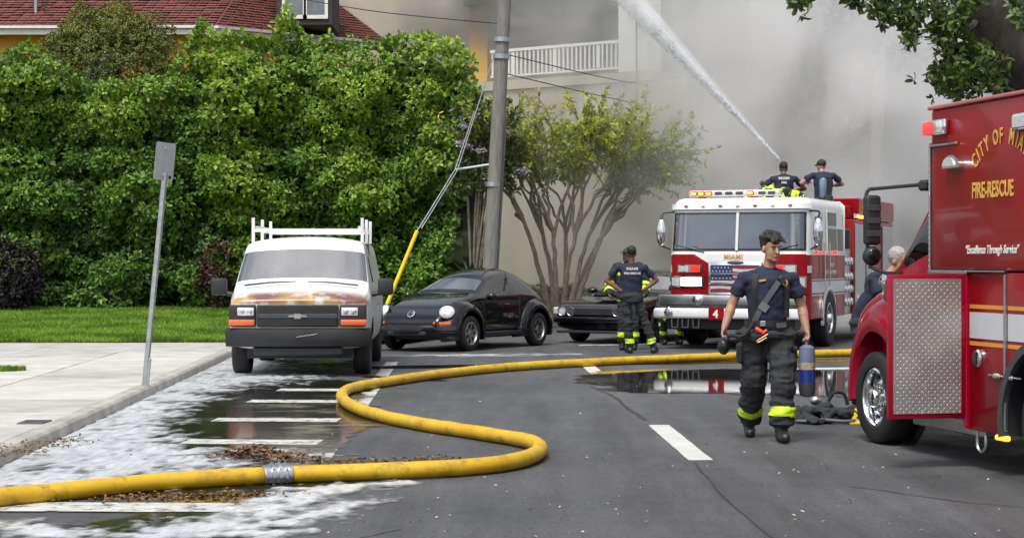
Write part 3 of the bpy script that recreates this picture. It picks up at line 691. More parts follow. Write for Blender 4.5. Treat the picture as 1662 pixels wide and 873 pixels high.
def shrub(name, c, rx, ry, rz_, n, k, L, Wd, cols, label, cat='shrub', group=None, stems=3, bark='myrtle_bark', transl=.2, flat=1):
    """small leafy shrub: stems and shoots spread through an uneven volume"""
    r = tag(empty(name, c), label, cat, group); U = unit(n); rad = rng.uniform(.55, 1, n) ** .6
    w = np.array([1 + .28 * nz(a[0] * 2, a[1] * 2 + a[2] * 3, 1.2, c[0]) for a in U])
    P = U * (rad * w)[:, None] * (rx, ry, rz_); P[:, 2] = np.maximum(P[:, 2] + rz_ * .95, .03)
    ND = U + np.array([0, 0, .6]); A = rosettes(P, ND / np.linalg.norm(ND, axis=1, keepdims=True), k, L, Wd, .9, np.clip(.35 + .3 * U[:, 2] + .2 * rng.normal(size=n), 0, 1), .15)
    link('crown', leaf_mesh('crown', *A), leafmat(name + '_leaf', cols, .45, transl), r)
    for i in range(stems):
        a = 6.28 * i / stems; b = MB(); b.tube([(.1 * math.cos(a), .1 * math.sin(a), 0), (.3 * rx * math.cos(a), .3 * ry * math.sin(a), rz_ * .8), (.6 * rx * math.cos(a), .6 * ry * math.sin(a), rz_ * 1.5)], (.035, .025, .01), 5); b.build('trunk', bark, r)
    return r
shrub('purple_shrub', (-12.0, 44.4, .40), .95, .6, .85, 700, 5, .12, .06, ((.008, .006, .010), (.022, .014, .022), (.045, .022, .032)), 'dark purple-leaved shrub at the foot of the hedge, left edge')
shrub('red_shrub', (-7.1, 45.0, .42), .5, .4, .85, 240, 5, .13, .05, ((.02, .016, .008), (.05, .014, .010), (.09, .028, .018)), 'small red-leaved shrub in the hedge beside the white van')
# ================================================================ house behind the hedge
def house():
    r = tag(empty('red_roof_house', (-12, 60, 0)), 'yellow house with a red shingle hip roof and dormer behind the hedge', 'house'); O = Vector((-12, 60, 0))
    m_roof = pm('red_shingle', (.105, .026, .022), .9, c2=(.23, .075, .06), scale=7, bump=.8, bscale=14, stretch=(1, 1, 6), detail=9)
    E_ = 8.72
    A, B, C1, D = Vector((-24, 57.2, E_)), Vector((-9.05, 57, E_)), Vector((-4.3, 66, 9.25)), Vector((-24, 66, E_))
    A2, B2 = Vector((-22, 62.5, 12.3)), Vector((-8.3, 63.3, 12.1))
    b = MB()
    for q in ((A, B, B2, A2), (B, C1, B2), (C1, D, A2, B2)): b.f([b.v(p - O) for p in q])
    rf = b.build('roof', m_roof, r, smooth=False)
    sg = MB()                                                # shingle courses, each lapping the one below
    for p0, p1, q1, q0 in ((A, B, B2, A2), (B, C1, B2, B2)):
        nn = (p1 - p0).cross(q0 - p0).normalized(); nn = nn if nn.z > 0 else -nn; K = 34
        for k in range(K):
            t0, t1 = k / K, (k + 1.15) / K; m = 46
            for i in range(m):
                a, c = i / m, (i + .94) / m; j = random.uniform(.02, .05)
                vs = [p0.lerp(q0, t0).lerp(p1.lerp(q1, t0), a) + nn * (j + .02), p0.lerp(q0, t0).lerp(p1.lerp(q1, t0), c) + nn * (j + .02), p0.lerp(q0, t1).lerp(p1.lerp(q1, t1), c) + nn * .012, p0.lerp(q0, t1).lerp(p1.lerp(q1, t1), a) + nn * .012]
                q = sg.f([sg.v(x - O) for x in vs]); q.material_index = random.randrange(3) if q else 0
    so = sg.build('shingles', [m_roof, pm('shingle_b', (.15, .040, .034), .9, var=.3, scale=3), pm('shingle_c', (.20, .062, .05), .9, var=.3, scale=3)], rf, smooth=False); tag(so, kind='stuff')
    for i, (p, q) in enumerate(((A, B), (B, C1))):             # fascia boards, a gutter line in front
        d = (q - p).normalized(); nn = Vector((d.y, -d.x, 0))
        f = MB(); a = p - O + nn * .02; c = q - O + nn * .02
        for z0, z1, t in ((-.06, .02, .14), (-.24, -.075, .03)):
            vs = [a + Vector((0, 0, z0)), c + Vector((0, 0, z0)), c + Vector((0, 0, z1)), a + Vector((0, 0, z1))]
            F = [f.v(x + nn * t) for x in vs]; K = [f.v(x - nn * .02) for x in vs]; f.f(F); f.f(K[::-1])
            for k in range(4): f.f([F[k], F[(k + 1) % 4], K[(k + 1) % 4], K[k]])
        f.build('fascia', 'trim', r, smooth=False)
    w = MB(); w.prism([(-23.4 + 12, 57.9 - 60), (-9.4 + 12, 57.7 - 60), (-5.3 + 12, 65.6 - 60), (-23.4 + 12, 65.6 - 60)], 0, E_ - .2, 'z'); w.build('wall', 'yellow_stucco', r, smooth=False)
    s = MB(); s.f([s.v(p - O + Vector((0, 0, -.23))) for p in (A, B, C1, D)]); s.build('soffit', pm('soffit_paint', (.42, .30, .13), .8), r)
    for wx in (-21, -18.5, -15.5, -12.5):
        f = MB(); f.bx(wx + 12 - .6, wx + 12 + .6, -2.26, -2.12, 6.2, 7.9); fo = f.build('window', 'trim', r, smooth=False)
        g = MB(); g.bx(wx + 12 - .5, wx + 12 + .5, -2.29, -2.24, 6.3, 7.8); g.build('pane', 'glass', fo, smooth=False)
    # dormer
    x0, x1 = -7.55 + 12, -5.78 + 12; y0 = 60.2 - 60
    d = MB(); d.bx(x0, x1, y0, y0 + 2.6, 9.18, 11.5); do = d.build('dormer', pm('dormer_shingle', (.055, .045, .04), .9, var=.4, scale=8, bump=.4), r, smooth=False)
    t = MB(); t.prism([(x0 - .2, 11.5), (x1 + .2, 11.5), ((x0 + x1) / 2, 12.4)], y0 - .2, y0 + 2.6, 'y'); t.build('dormer_roof', m_roof, do, smooth=False)
    for cx_ in (x0 + .58, x1 - .52):
        f = MB()
        for a, c, e, g_ in ((-.40, .40, 9.36, 9.48), (-.40, .40, 11.2, 11.3), (-.40, -.30, 9.48, 11.2), (.30, .40, 9.48, 11.2)): f.bx(cx_ + a, cx_ + c, y0 - .06, y0 - .003, e, g_)
        f.build('window_frame', 'trim', do, smooth=False)
        g = MB(); g.bx(cx_ - .30, cx_ + .30, y0 - .03, y0 - .005, 9.48, 11.2); g.build('pane', 'pale_glass', do, smooth=False)
    v = MB(); v.lathe([(.16, 0), (.16, .05), (.06, .08), (.06, 1.3)], 12, (W(42, 14, 58) - O) + Vector((0, 0, -.1))); v.build('vent_pipe', 'steel', r)
    cb = MB(); q = W(49, 0, 58) - O; cb.tube(spline([q + Vector((0, 0, .4)), q + Vector((.03, 0, -.2)), q + Vector((.1, -.1, -.3)), q + Vector((.2, 0, 0)), q + Vector((.2, 0, .5))], 5), .02, 5); cb.build('roof_cable', 'black_plastic', r)
house()

# ================================================================ apartment building in the smoke
def apartment():
    O = Vector((1, 52, 0)); r = tag(empty('apartment_building', O), 'beige apartment building with white balcony railing and yellow column in the smoke', 'building')
    Lp, Rp = Vector((-.6, 51.9, 0)), Vector((2.95, 49.3, 0)); d = (Rp - Lp).normalized(); nn = Vector((d.y, -d.x, 0))
    def P(s, o, z): q = Lp + d * s - nn * o; return Vector((q.x, q.y, z)) - O           # s along the front, o inwards
    def slab(name, s0, s1, o0, o1, z0, z1, mat, parent=r):
        b = MB(); v = [b.v(P(s, o, z)) for z in (z0, z1) for s, o in ((s0, o0), (s1, o0), (s1, o1), (s0, o1))]
        for q in ((0, 1, 2, 3), (4, 5, 6, 7), (0, 1, 5, 4), (1, 2, 6, 5), (2, 3, 7, 6), (3, 0, 4, 7)): b.f([v[i] for i in q])
        return b.build(name, mat, parent, smooth=False)
    Lf = (Rp - Lp).length
    slab('front_wall', -6, Lf + 1.9, 0, .3, 0, 6.28, 'stucco')
    slab('balcony_floor', -1.6, Lf + .9, -.08, 4.2, 6.3, 6.55, 'stucco')
    slab('rear_wall', -6.5, Lf + 1.2, 4.3, 4.6, 0, 12, 'stucco'); b = MB(); b.bx(-15, 3, 17.5, 18, 0, 16); b.build('rear_wing', 'stucco', r, smooth=False)
    slab('ceiling_slab', -1.7, Lf + .8, -.1, 4.28, 9.3, 9.6, 'stucco')
    slab('balcony_shade', .5, Lf - .3, 4.22, 4.29, 6.6, 9.2, 'dark_room')  # flat dark panel, the recess's shadow put into its colour
    slab('end_pillar', Lf - .15, Lf + .75, -.05, .6, 6.56, 9.29, 'trim')
    slab('side_wall', Lf + 1.7, Lf + 1.9, .3, 4.28, 0, 6.28, 'stucco')
    cy_ = slab('column', -1.42, -.78, .9, 1.5, 6.56, 8.86, 'yellow_stucco')
    slab('capital', -1.54, -.66, .78, 1.62, 8.87, 9.28, 'trim', cy_)
    slab('column', -1.42, -.78, .9, 1.5, 0, 6.29, 'yellow_stucco')
    rail = slab('railing', 0, Lf - .16, -.02, .06, 7.34, 7.42, 'trim')
    slab('bottom_rail', 0, Lf - .16, 0, .05, 6.66, 6.71, 'trim', rail)
    n = 30
    for i in range(n):
        s = (i + .5) / n * (Lf - .2); wd = .055 if i % 10 in (5,) else .026
        slab('post' if wd > .03 else 'baluster', s - wd, s + wd, .0, .04, 6.715, 7.335, 'trim', rail)
    # conduit with insulators on the front wall
    b = MB(); q = P(Lf - .12 + .6, -.16, 0); b.tube([(q.x, q.y, 4.9), (q.x, q.y, 8.1)], .018, 6); b.build('conduit', 'dark_grey', r)
    for z in (5.9, 7.9, 8.05):
        b = MB(); b.lathe([(.03, 0), (.075, .03), (.03, .07)], 10, (q.x, q.y, z)); b.build('insulator', 'dark_grey', r)
apartment()

# ================================================================ utility pole, guy wire, lines
def pole():
    base, top = W(571, 240, 42.0), W(594, -34, 42.0); base.z = .1; r = tag(empty('utility_pole', base), 'weathered grey wooden utility pole leaning behind the black beetle-shaped car', 'pole')
    d = top - base; b = MB(); n = 14
    b.tube([d * (i / n) for i in range(n + 1)], [.185 - .045 * i / n for i in range(n + 1)], 16); b.build('shaft', 'wood', r)
    P = lambda v: W(lerp_tab(v, [(-34, 594), (240, 571)]), v, 42.0) - base
    for v in (33, 47, 152):
        p = P(v); c = MB(); c.tube([p - d.normalized() * .05, p + d.normalized() * .05], .187, 16); c.build('band', 'galv', r)
    s = MB(); s.tube([P(135), W(533, 140, 42.0) - base], .03, 8); s.build('strut', pm('strut_paint', (.36, .42, .42), .5, .3), r)
    c = MB(); c.tube([P(100) + Vector((.2, -.1, 0)), P(240) + Vector((.2, -.1, 0))], .022, 6); c.build('conduit', 'dark_grey', r)
    g = tag(empty('guy_wire', W(447, 262, 41)), 'guy wire with a yellow guard tube running up from behind the van', 'guy wire'); Og = Vector(g.location)
    A, B, C = W(447, 262, 41.0), W(489, 190, 41.4), W(533, 140, 41.9)
    t = MB(); t.tube([A - Og, B - Og], .045, 10); t.build('guard_tube', 'yellow_plastic', g)
    t = MB(); t.tube([B - Og, C - Og, W(556, 92, 42) - Og], .014, 6); t.build('wire', 'galv', g)
    t = MB(); t.tube([B - Og + Vector((.09, 0, .05)), C - Og + Vector((.06, 0, 0)), W(586, 30, 42) - Og], .012, 6); t.build('wire', 'galv', g)
    for k, (a, c_) in enumerate(((W(588, 44, 42), W(840, 78, 52)), (W(588, 60, 42), W(870, 98, 52)), (W(590, 20, 42), W(300, -8, 50)))):
        m = (a + c_) / 2 + Vector((0, 0, -.12)); b = MB(); b.tube(spline([a, m, c_], 8), .012, 5)
        tag(b.build('power_line', 'black_plastic'), ['upper thin cable from the pole across the balcony railing', 'lower thin cable from the pole over the flowering tree', 'thin cable from the pole towards the red roof'][k], 'cable')
    b = MB(); p = W(1031, 46, 52); p0 = Vector((p.x - .25, p.y, 0))
    b.tube([p0, p], (.24, .18), 10); q = tag(b.build('concrete_pole', pm('pale_pole', (.62, .58, .50), .8)), 'pale concrete pole dimly seen through the smoke right of the engine', 'pole')
pole()

# ================================================================ trees
def grow(b, p, d, L, r, depth, tips, spread=.5, up=.25, kink=.18, n=4, minr=.008, seg=5):
    """tapered limb that forks; collects shoot tips"""
    pts, rad = [p], [r]; q = p.copy(); e = d.copy()
    for i in range(seg):
        e = (e + Vector((random.gauss(0, kink), random.gauss(0, kink), random.gauss(0, kink) + up * .12))).normalized(); q = q + e * L / seg
        pts.append(q.copy()); rad.append(max(minr, r * (1 - .45 * (i + 1) / seg)))
        if depth <= 1: tips.append((q.copy(), e.copy()))
    b.tube(pts, rad, max(5, 10 - 2 * (3 - depth)), cap=True)
    if depth > 0:
        for k in range(n):
            a = random.uniform(0, 6.283); s, t = frame(e); f = (e + (s * math.cos(a) + t * math.sin(a)) * spread * random.uniform(.6, 1.3) + Vector((0, 0, up))).normalized()
            grow(b, pts[-1 - (k % 2)], f, L * random.uniform(.55, .85), rad[-1] * .75, depth - 1, tips, spread, up, kink, n, minr, seg)
def olive_tree():
    r = tag(empty('olive_green_tree', (-10.3, 47.6, .4)), 'rounded brownish-green tree rising above the hedge at left', 'tree')
    b = MB(); tips = []
    grow(b, Vector((0, 0, 0)), Vector((0, 0, 1)), 3.4, .16, 1, tips, .25, .5, .06); b.build('trunk', 'myrtle_bark', r)
    n = 5200; U = unit(n); U[:, 2] = np.where(U[:, 2] < -.5, -U[:, 2], U[:, 2]); rad = rng.uniform(.35, 1, n) ** .5
    w = np.array([1 + .20 * nz(a[0] * 2.2, a[2] * 2.2 + a[1], 1.5, 8) for a in U]); P = U * (rad * w)[:, None] * (1.95, 1.4, 2.0) + (.1, 0, 5.75)
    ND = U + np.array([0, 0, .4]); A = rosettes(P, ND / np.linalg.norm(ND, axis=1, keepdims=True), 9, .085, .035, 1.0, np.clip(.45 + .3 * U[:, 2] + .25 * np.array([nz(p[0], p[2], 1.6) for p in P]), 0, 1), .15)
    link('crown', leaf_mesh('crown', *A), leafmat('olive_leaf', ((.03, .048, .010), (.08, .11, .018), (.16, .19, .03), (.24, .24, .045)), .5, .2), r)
olive_tree()
def myrtle():
    base = Vector((1.22, 45.4, .12)); r = tag(empty('crape_myrtle_tree', base), 'vase-shaped multi-stem tree with yellow-green leaves in front of the beige wall', 'tree'); tips = []
    def crook(a, c, n, amp):
        P_ = []
        for i in range(n + 1):
            t = i / n; w = math.sin(math.pi * t) * amp; P_.append(a.lerp(c, t) + Vector((random.gauss(0, w), random.gauss(0, w), random.gauss(0, w * .4))))
        return P_
    mains = [(612, 178, -.7), (634, 185, .5), (648, 188, -.3), (662, 184, .6), (676, 190, -.6), (694, 186, .3), (716, 178, -.2), (704, 196, .7)]
    for i, (u, v, dy) in enumerate(mains):
        s_ = Vector((.26 * (i / 7 - .5) * 2, .15 * dy, 0)); e = W(u, v, 45.4 + dy) - base; m = s_.lerp(e, .5); m.x = s_.x + (e.x - s_.x) * .36
        b = MB(); pts = spline([s_, m + Vector((random.gauss(0, .05), 0, 0)), e], 7); pts = [p + Vector((random.gauss(0, .012), random.gauss(0, .012), 0)) for p in pts]; b.tube(pts, [.072 - .03 * k / (len(pts) - 1) for k in range(len(pts))], 8)
        for k in range(4):
            uu = u + random.uniform(-30, 42) + (u - 665) * .55; vv = random.uniform(112, 158); f = W(uu, vv, 45.4 + dy * 1.6 + random.uniform(-.5, .5)) - base
            P_ = crook(pts[-1 - (k % 3)], f, 6, .05); b.tube(P_, [.046 - .028 * q / 6 for q in range(7)], 6)
            for h in range(4):
                g = P_[-1 - (h % 3)]; d_ = (P_[-1] - P_[-3]).normalized(); a = random.uniform(0, 6.28); f2 = (d_ + Vector((math.cos(a) * .8, math.sin(a) * .6, .25))).normalized()
                grow(b, g, f2, random.uniform(.55, .95), .018, 1, tips, .7, .12, .2, 3, .005, 4)
        b.build('stem', 'myrtle_bark', r)
    TP = np.array([tuple(t[0]) for t in tips]); TD = np.array([tuple(t[1]) for t in tips])
    ex, ed = [], []
    for k in range(46):                                    # long outer sprays on the right, blown by the wind
        u = random.uniform(715, 818); v = random.uniform(88, 168) if u < 770 else random.uniform(112, 165)
        e = W(u, v, 45.4 + random.uniform(-1, 1)) - base; s_ = W(random.uniform(695, 740), random.uniform(130, 165), 45.4) - base; b2 = MB()
        P_ = spline([s_, s_.lerp(e, .5) + Vector((random.gauss(0, .05), 0, .15)), e], 5); b2.tube(P_, [.012 - .008 * i / (len(P_) - 1) for i in range(len(P_))], 4); b2.build('twig', 'myrtle_bark', r)
        for i in range(len(P_) // 3, len(P_)): ex.append(tuple(P_[i])); ed.append(tuple((P_[i] - P_[i - 1]).normalized()))
    n = 1500; U = unit(n); C = np.array([tuple(W(676, 122, 45.4) - base)]); Pc = C + U * (1.85, 1.3, .95) * (rng.uniform(.15, 1, n) ** .45)[:, None]
    ok = np.array([nz(p[0], p[2], 1.7, 3) + .35 * nz(p[0], p[1], 3.1) > -.12 for p in Pc]); Pc, U = Pc[ok], U[ok]
    TP = np.concatenate([TP, np.array(ex), Pc]); TD = np.concatenate([TD, np.array(ed), U + np.array([.35, 0, .4])])
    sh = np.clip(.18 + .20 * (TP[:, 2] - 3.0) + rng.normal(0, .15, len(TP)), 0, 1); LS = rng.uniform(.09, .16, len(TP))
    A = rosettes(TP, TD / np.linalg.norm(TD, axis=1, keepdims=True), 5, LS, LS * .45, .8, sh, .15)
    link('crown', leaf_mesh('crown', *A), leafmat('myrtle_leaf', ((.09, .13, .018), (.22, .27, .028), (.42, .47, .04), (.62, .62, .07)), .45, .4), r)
myrtle()
def flowers():
    r = tag(empty('lavender_flower_shrub', (-.95, 44.2, .3)), 'shrub with lavender flower heads between the hedge and the pole', 'shrub'); O = Vector(r.location)
    b = MB()
    for k in range(9):
        e = W(random.uniform(538, 600), random.uniform(92, 150), 44.2 + random.uniform(-.5, .6)) - O; b.tube(spline([Vector((random.uniform(-.1, .1), 0, 0)), Vector((e.x * .4, 0, e.z * .55)), e], 6), [.05, .05] + [.03] * 9 + [.012] * 2, 6)
    b.build('stem', 'myrtle_bark', r)
    n = 420; u = rng.uniform(530, 606, n); v = rng.uniform(84, 158, n); P = np.array([tuple(W(a, c, 44.2 + rng.uniform(-.6, .7)) - O) for a, c in zip(u, v)])
    D = unit(n) + (0, -.3, .3); A = rosettes(P, D / np.linalg.norm(D, axis=1, keepdims=True), 5, .17, .07, .9, rng.uniform(.1, .7, n), .15)
    link('crown', leaf_mesh('crown', *A), leafmat('lilac_leaf', ((.025, .035, .012), (.05, .075, .018), (.09, .13, .025)), .45, .2), r)
    F = leafmat('lavender_petal', ((.30, .22, .34), (.48, .40, .52), (.60, .54, .62)), .6, .3)
    for u, v in ((558, 94), (545, 104), (540, 118), (548, 121), (564, 124), (592, 109), (612, 141)):
        p = W(u, v, 43.7) - O; m = 46; U = unit(m) * (.17, .12, .08) * rng.uniform(.3, 1, (m, 1)); A = (np.array([tuple(p)]) + U, unit(m), unit(m), np.full(m, .06), np.full(m, .055), rng.uniform(0, 1, m))
        link('flower_head', leaf_mesh('flower_head', *A), F, r)
flowers()
def yucca():
    r = tag(empty('spiky_plant', (-.95, 43.6, .25)), 'dark spiky-leaved plant beside the foot of the utility pole', 'plant'); O = Vector(r.location)
    for k in range(22):
        a = random.uniform(-2.9, .0) if k % 3 else random.uniform(0, 6.28); L = random.uniform(.9, 1.35); el = random.uniform(.35, 1.2); b = MB(); pts, w = [], []
        for i in range(6):
            t = i / 5; pts.append(Vector((math.cos(a) * math.cos(el) * L * t, math.sin(a) * math.cos(el) * L * t * .6, .75 + math.sin(el) * L * t - .35 * L * t * t)))
        b.tube(pts, [.03, .05, .048, .04, .025, .004], 4, flat=.25); b.build('leaf', pm('spiky_leaf', (.035, .042, .025), .5, var=.3) if k == 0 else bpy.data.materials['spiky_leaf'], r)
    b = MB(); b.tube([(0, 0, -.2), (0, 0, .8)], (.1, .07), 8); b.build('stem', 'myrtle_bark', r)
yucca()
k = 0
for u, lab in ((608, 'yellow-green croton behind the rear of the black beetle-shaped car'), (632, 'yellow-green croton left of the multi-stem tree'), (655, 'yellow-green croton at the foot of the multi-stem tree'), (680, 'yellow-green croton above the black coupe windshield')):
    p = W(u, 250, 47.3); shrub('croton', (p.x, 47.3, .05), .62, .4, .46, 260, 5, .13, .06, ((.05, .07, .012), (.17, .17, .02), (.38, .32, .03)), lab, 'shrub', 'crotons in the planting bed', 2)
b = MB(); b.bx(-1.6, 9, 46.4, 46.6, -.02, .14, .02); tag(b.build('bed_kerb', 'kerbc'), kind='structure')
b = MB(); b.f([b.v(p) for p in ((-1.6, 46.6, .10), (9, 46.6, .10), (9, 52, .10), (-1.6, 52, .10))]); tag(b.build('planting_bed', 'earth'), kind='structure')
def oak():
    base = Vector((7.6, 22.6, 0)); r = tag(empty('oak_tree', base), 'gnarled dark oak leaning over the roof of the red rescue truck', 'tree'); b = MB()
    P_ = [Vector((0, 0, 0)), Vector((-.15, 0, 1.5)), W(1225, 92, 22.4) - base, W(1172, 38, 22) - base, W(1128, -22, 21.7) - base, W(1060, -90, 21.2) - base]
    pts = spline(P_, 8); n_ = len(pts); rad = [.46 - .24 * i / (n_ - 1) + .03 * nz(i * .7, 3, 1) for i in range(n_)]; b.tube(pts, rad, 18)
    P2 = [W(1222, 88, 22.4) - base, W(1208, 20, 22.6) - base, W(1196, -70, 23) - base]; p2 = spline(P2, 6); b.tube(p2, [.34 - .12 * i / 12 for i in range(len(p2))], 14)
    bm = b.bm
    for v in bm.verts:
        q = v.co; v.co = q + Vector((nz(q.x, q.z, 6, 2), nz(q.y, q.z, 6, 5), nz(q.x + q.y, q.z, 5, 1))) * .05
    b.build('trunk', 'bark', r)
    tips = []
    def twig(path, w=.02, leaves=True):
        q = [W(*a) - base for a in path]; t = MB(); s = spline(q, 6); t.tube(s, [max(.004, w * (1 - .8 * i / (len(s) - 1))) for i in range(len(s))], 6); t.build('branch', 'bark', r)
        if leaves:
            for i in range(len(s) // 3, len(s)): tips.append((s[i], (s[i] - s[i - 1]).normalized()))
    twig([(1150, 10, 21.8), (1135, 25, 21.5), (1118, 22, 21.2), (1104, 28, 21)], .05); twig([(1165, 30, 22), (1140, 42, 21.6), (1115, 42, 21.3), (1096, 62, 21)], .05)
    twig([(1060, -60, 20), (1040, -20, 19.6), (1030, 4, 19.4), (1038, 12, 19.3)], .02); twig([(1080, -50, 20), (1062, -12, 19.8), (1058, 14, 19.6), (1068, 30, 19.5)], .02)
    twig([(1075, -40, 20), (1070, -10, 19.8), (1076, 10, 19.7)], .02); twig([(960, -50, 19), (945, -16, 18.8), (938, 0, 18.8)], .015); twig([(1010, -40, 19), (1002, -8, 19), (1000, 0, 19)], .012)
    twig([(1110, -20, 20), (1098, 2, 20), (1100, 22, 20), (1108, 30, 20)], .02)
    n = 0; P, D = [], []
    for t, e in tips:
        for k in range(3): P.append(tuple(t + Vector((random.gauss(0, .05), random.gauss(0, .08), random.gauss(0, .05))))); D.append(tuple(e + Vector((random.gauss(0, .5), random.gauss(0, .5), random.gauss(0, .5)))))
    for c, s, m in (((1128, 62), (26, 16), 150), ((1150, 48), (20, 18), 120), ((1110, 70), (16, 8), 40), ((1165, 66), (16, 8), 60), ((1105, 10), (12, 8), 26), ((1135, 6), (22, 9), 60), ((1064, 6), (8, 9), 24), ((1066, 30), (6, 5), 16), ((1038, 6), (7, 8), 22), ((1192, 12), (10, 16), 60), ((940, 1), (9, 3), 12)):
        for k in range(m):
            P.append(tuple(W(random.gauss(c[0], s[0] * .55), random.gauss(c[1], s[1] * .55), 21.6 + random.uniform(-.8, 1.6)) - base)); D.append(tuple(unit(1)[0]))
    U = unit(1200); Pt = U * (4.2, 4.2, 2.0) + (-1.2, 1.5, 7.2); P = np.concatenate([np.array(P), Pt]); D = np.concatenate([np.array(D), U]); D /= np.linalg.norm(D, axis=1, keepdims=True)
    A = rosettes(P, D, 5, .105, .05, .95, rng.uniform(.1, .9, len(P)), .15)
    link('crown', leaf_mesh('crown', *A), leafmat('oak_leaf', ((.018, .036, .010), (.04, .075, .014), (.085, .14, .022), (.16, .22, .04)), .4, .3), r)
oak()
def far_tree(x, y, h, w, lab):
    r = tag(empty('tree_in_smoke', (x, y, 0)), lab, 'tree', 'trees hidden in the smoke'); n = 900; U = unit(n); P = U * (w, w, h * .36) * (rng.uniform(.3, 1, n) ** .4)[:, None] * np.array([1 + .3 * nz(a[0] * 2, a[2] * 2, 1, x) for a in U])[:, None] + (0, 0, h * .62)
    A = rosettes(P, U, 5, .32, .2, .9, rng.uniform(0, 1, n), .1); link('crown', leaf_mesh('crown', *A), leafmat('far_leaf', ((.02, .03, .012), (.04, .055, .02)), .6, .2), r)
    b = MB(); b.tube([(0, 0, 0), (.2, 0, h * .4), (0, .1, h * .75)], (.3, .22, .1), 8); b.build('trunk', 'bark', r)
for x, y, h, w, lab in ((9.5, 61, 10, 3.4, 'dim tree in the smoke above the two firefighters'), (15.5, 59, 9, 3.2, 'dim tree in the smoke behind the red rescue truck'), (12.8, 66, 13, 4, 'dim tall tree deepest in the smoke'), (20, 60, 12, 4, 'dim tree in the smoke at the right edge')): far_tree(x, y, h, w, lab)

# ================================================================ smoke and water jet
def volume(name, dens, colr, aniso=.2, th=(.38, .72), sc=.28, base=.0, ball=False, cut=None):
    m = bpy.data.materials.new(name); m.use_nodes = True; n = m.node_tree.nodes; l = m.node_tree.links
    n.remove(n['Principled BSDF']); pv = n.new('ShaderNodeVolumePrincipled'); pv.inputs['Color'].default_value = tuple(colr) + (1,); pv.inputs['Anisotropy'].default_value = aniso
    tc = n.new('ShaderNodeTexCoord'); q = n.new('ShaderNodeTexNoise'); q.inputs['Scale'].default_value = sc; q.inputs['Detail'].default_value = 6; q.inputs['Roughness'].default_value = .58; q.inputs['Distortion'].default_value = .9
    l.new(tc.outputs['Object'], q.inputs['Vector'])
    mr = n.new('ShaderNodeMapRange'); mr.inputs[1].default_value = th[0]; mr.inputs[2].default_value = th[1]; mr.inputs[3].default_value = base; mr.inputs[4].default_value = dens; l.new(q.outputs['Fac'], mr.inputs[0])
    out = mr.outputs[0]
    if ball:                                             # thins out evenly from the middle of the puff
        ln = n.new('ShaderNodeVectorMath'); ln.operation = 'LENGTH'; l.new(tc.outputs['Object'], ln.inputs[0]); k = n.new('ShaderNodeMapRange'); k.interpolation_type = 'SMOOTHSTEP'; k.inputs[1].default_value = .25; k.inputs[2].default_value = .97; k.inputs[3].default_value = 1; k.inputs[4].default_value = 0; l.new(ln.outputs['Value'], k.inputs[0])
        mu = n.new('ShaderNodeMath'); mu.operation = 'MULTIPLY'; l.new(out, mu.inputs[0]); l.new(k.outputs[0], mu.inputs[1]); out = mu.outputs[0]
    if cut:                                              # thins out towards the box's own sides (object space)
        sp = n.new('ShaderNodeSeparateXYZ'); l.new(tc.outputs['Object'], sp.inputs[0])
        for ax, a, c in cut:
            k = n.new('ShaderNodeMapRange'); k.interpolation_type = 'SMOOTHSTEP'; k.inputs[1].default_value = a; k.inputs[2].default_value = c; l.new(sp.outputs[ax], k.inputs[0])
            mu = n.new('ShaderNodeMath'); mu.operation = 'MULTIPLY'; l.new(out, mu.inputs[0]); l.new(k.outputs[0], mu.inputs[1]); out = mu.outputs[0]
    l.new(out, pv.inputs['Density']); l.new(pv.outputs[0], n['Material Output'].inputs['Volume']); return m
b = MB(); b.bx(-3.5, 26, 42.6, 60, -.5, 16); o = b.build('smoke', volume('grey_smoke', .52, (.95, .95, .945), .1, (.43, .62), .33, .035, cut=[('X', -2.2, 5.0), ('Y', 42.7, 46.5)]), smooth=False)
tag(o, 'pale grey smoke rolling over the building and behind the engine', 'smoke', kind='stuff')
b = MB(); b.ell((0, 0, 0), (1, 1, 1)); o = b.build('smoke', volume('dark_smoke', 7, (.44, .43, .42), .0, (.40, .64), 1.7, .0, ball=True)); o.location = (1.1, 52.9, 8.7); o.scale = (3.3, 2.2, 2.0); tag(o, 'dark smoke billowing out over the balcony railing', 'smoke', kind='stuff')
b = MB(); b.ell((0, 0, 0), (1, 1, 1)); o = b.build('smoke', volume('dark_smoke_b', 2.6, (.5, .49, .47), .0, (.40, .66), 1.6, .0, ball=True)); o.location = (-2.0, 56.6, 9.0); o.scale = (2.4, 1.7, 2.0); tag(o, 'dark smudge of smoke left of the yellow column', 'smoke', kind='stuff')
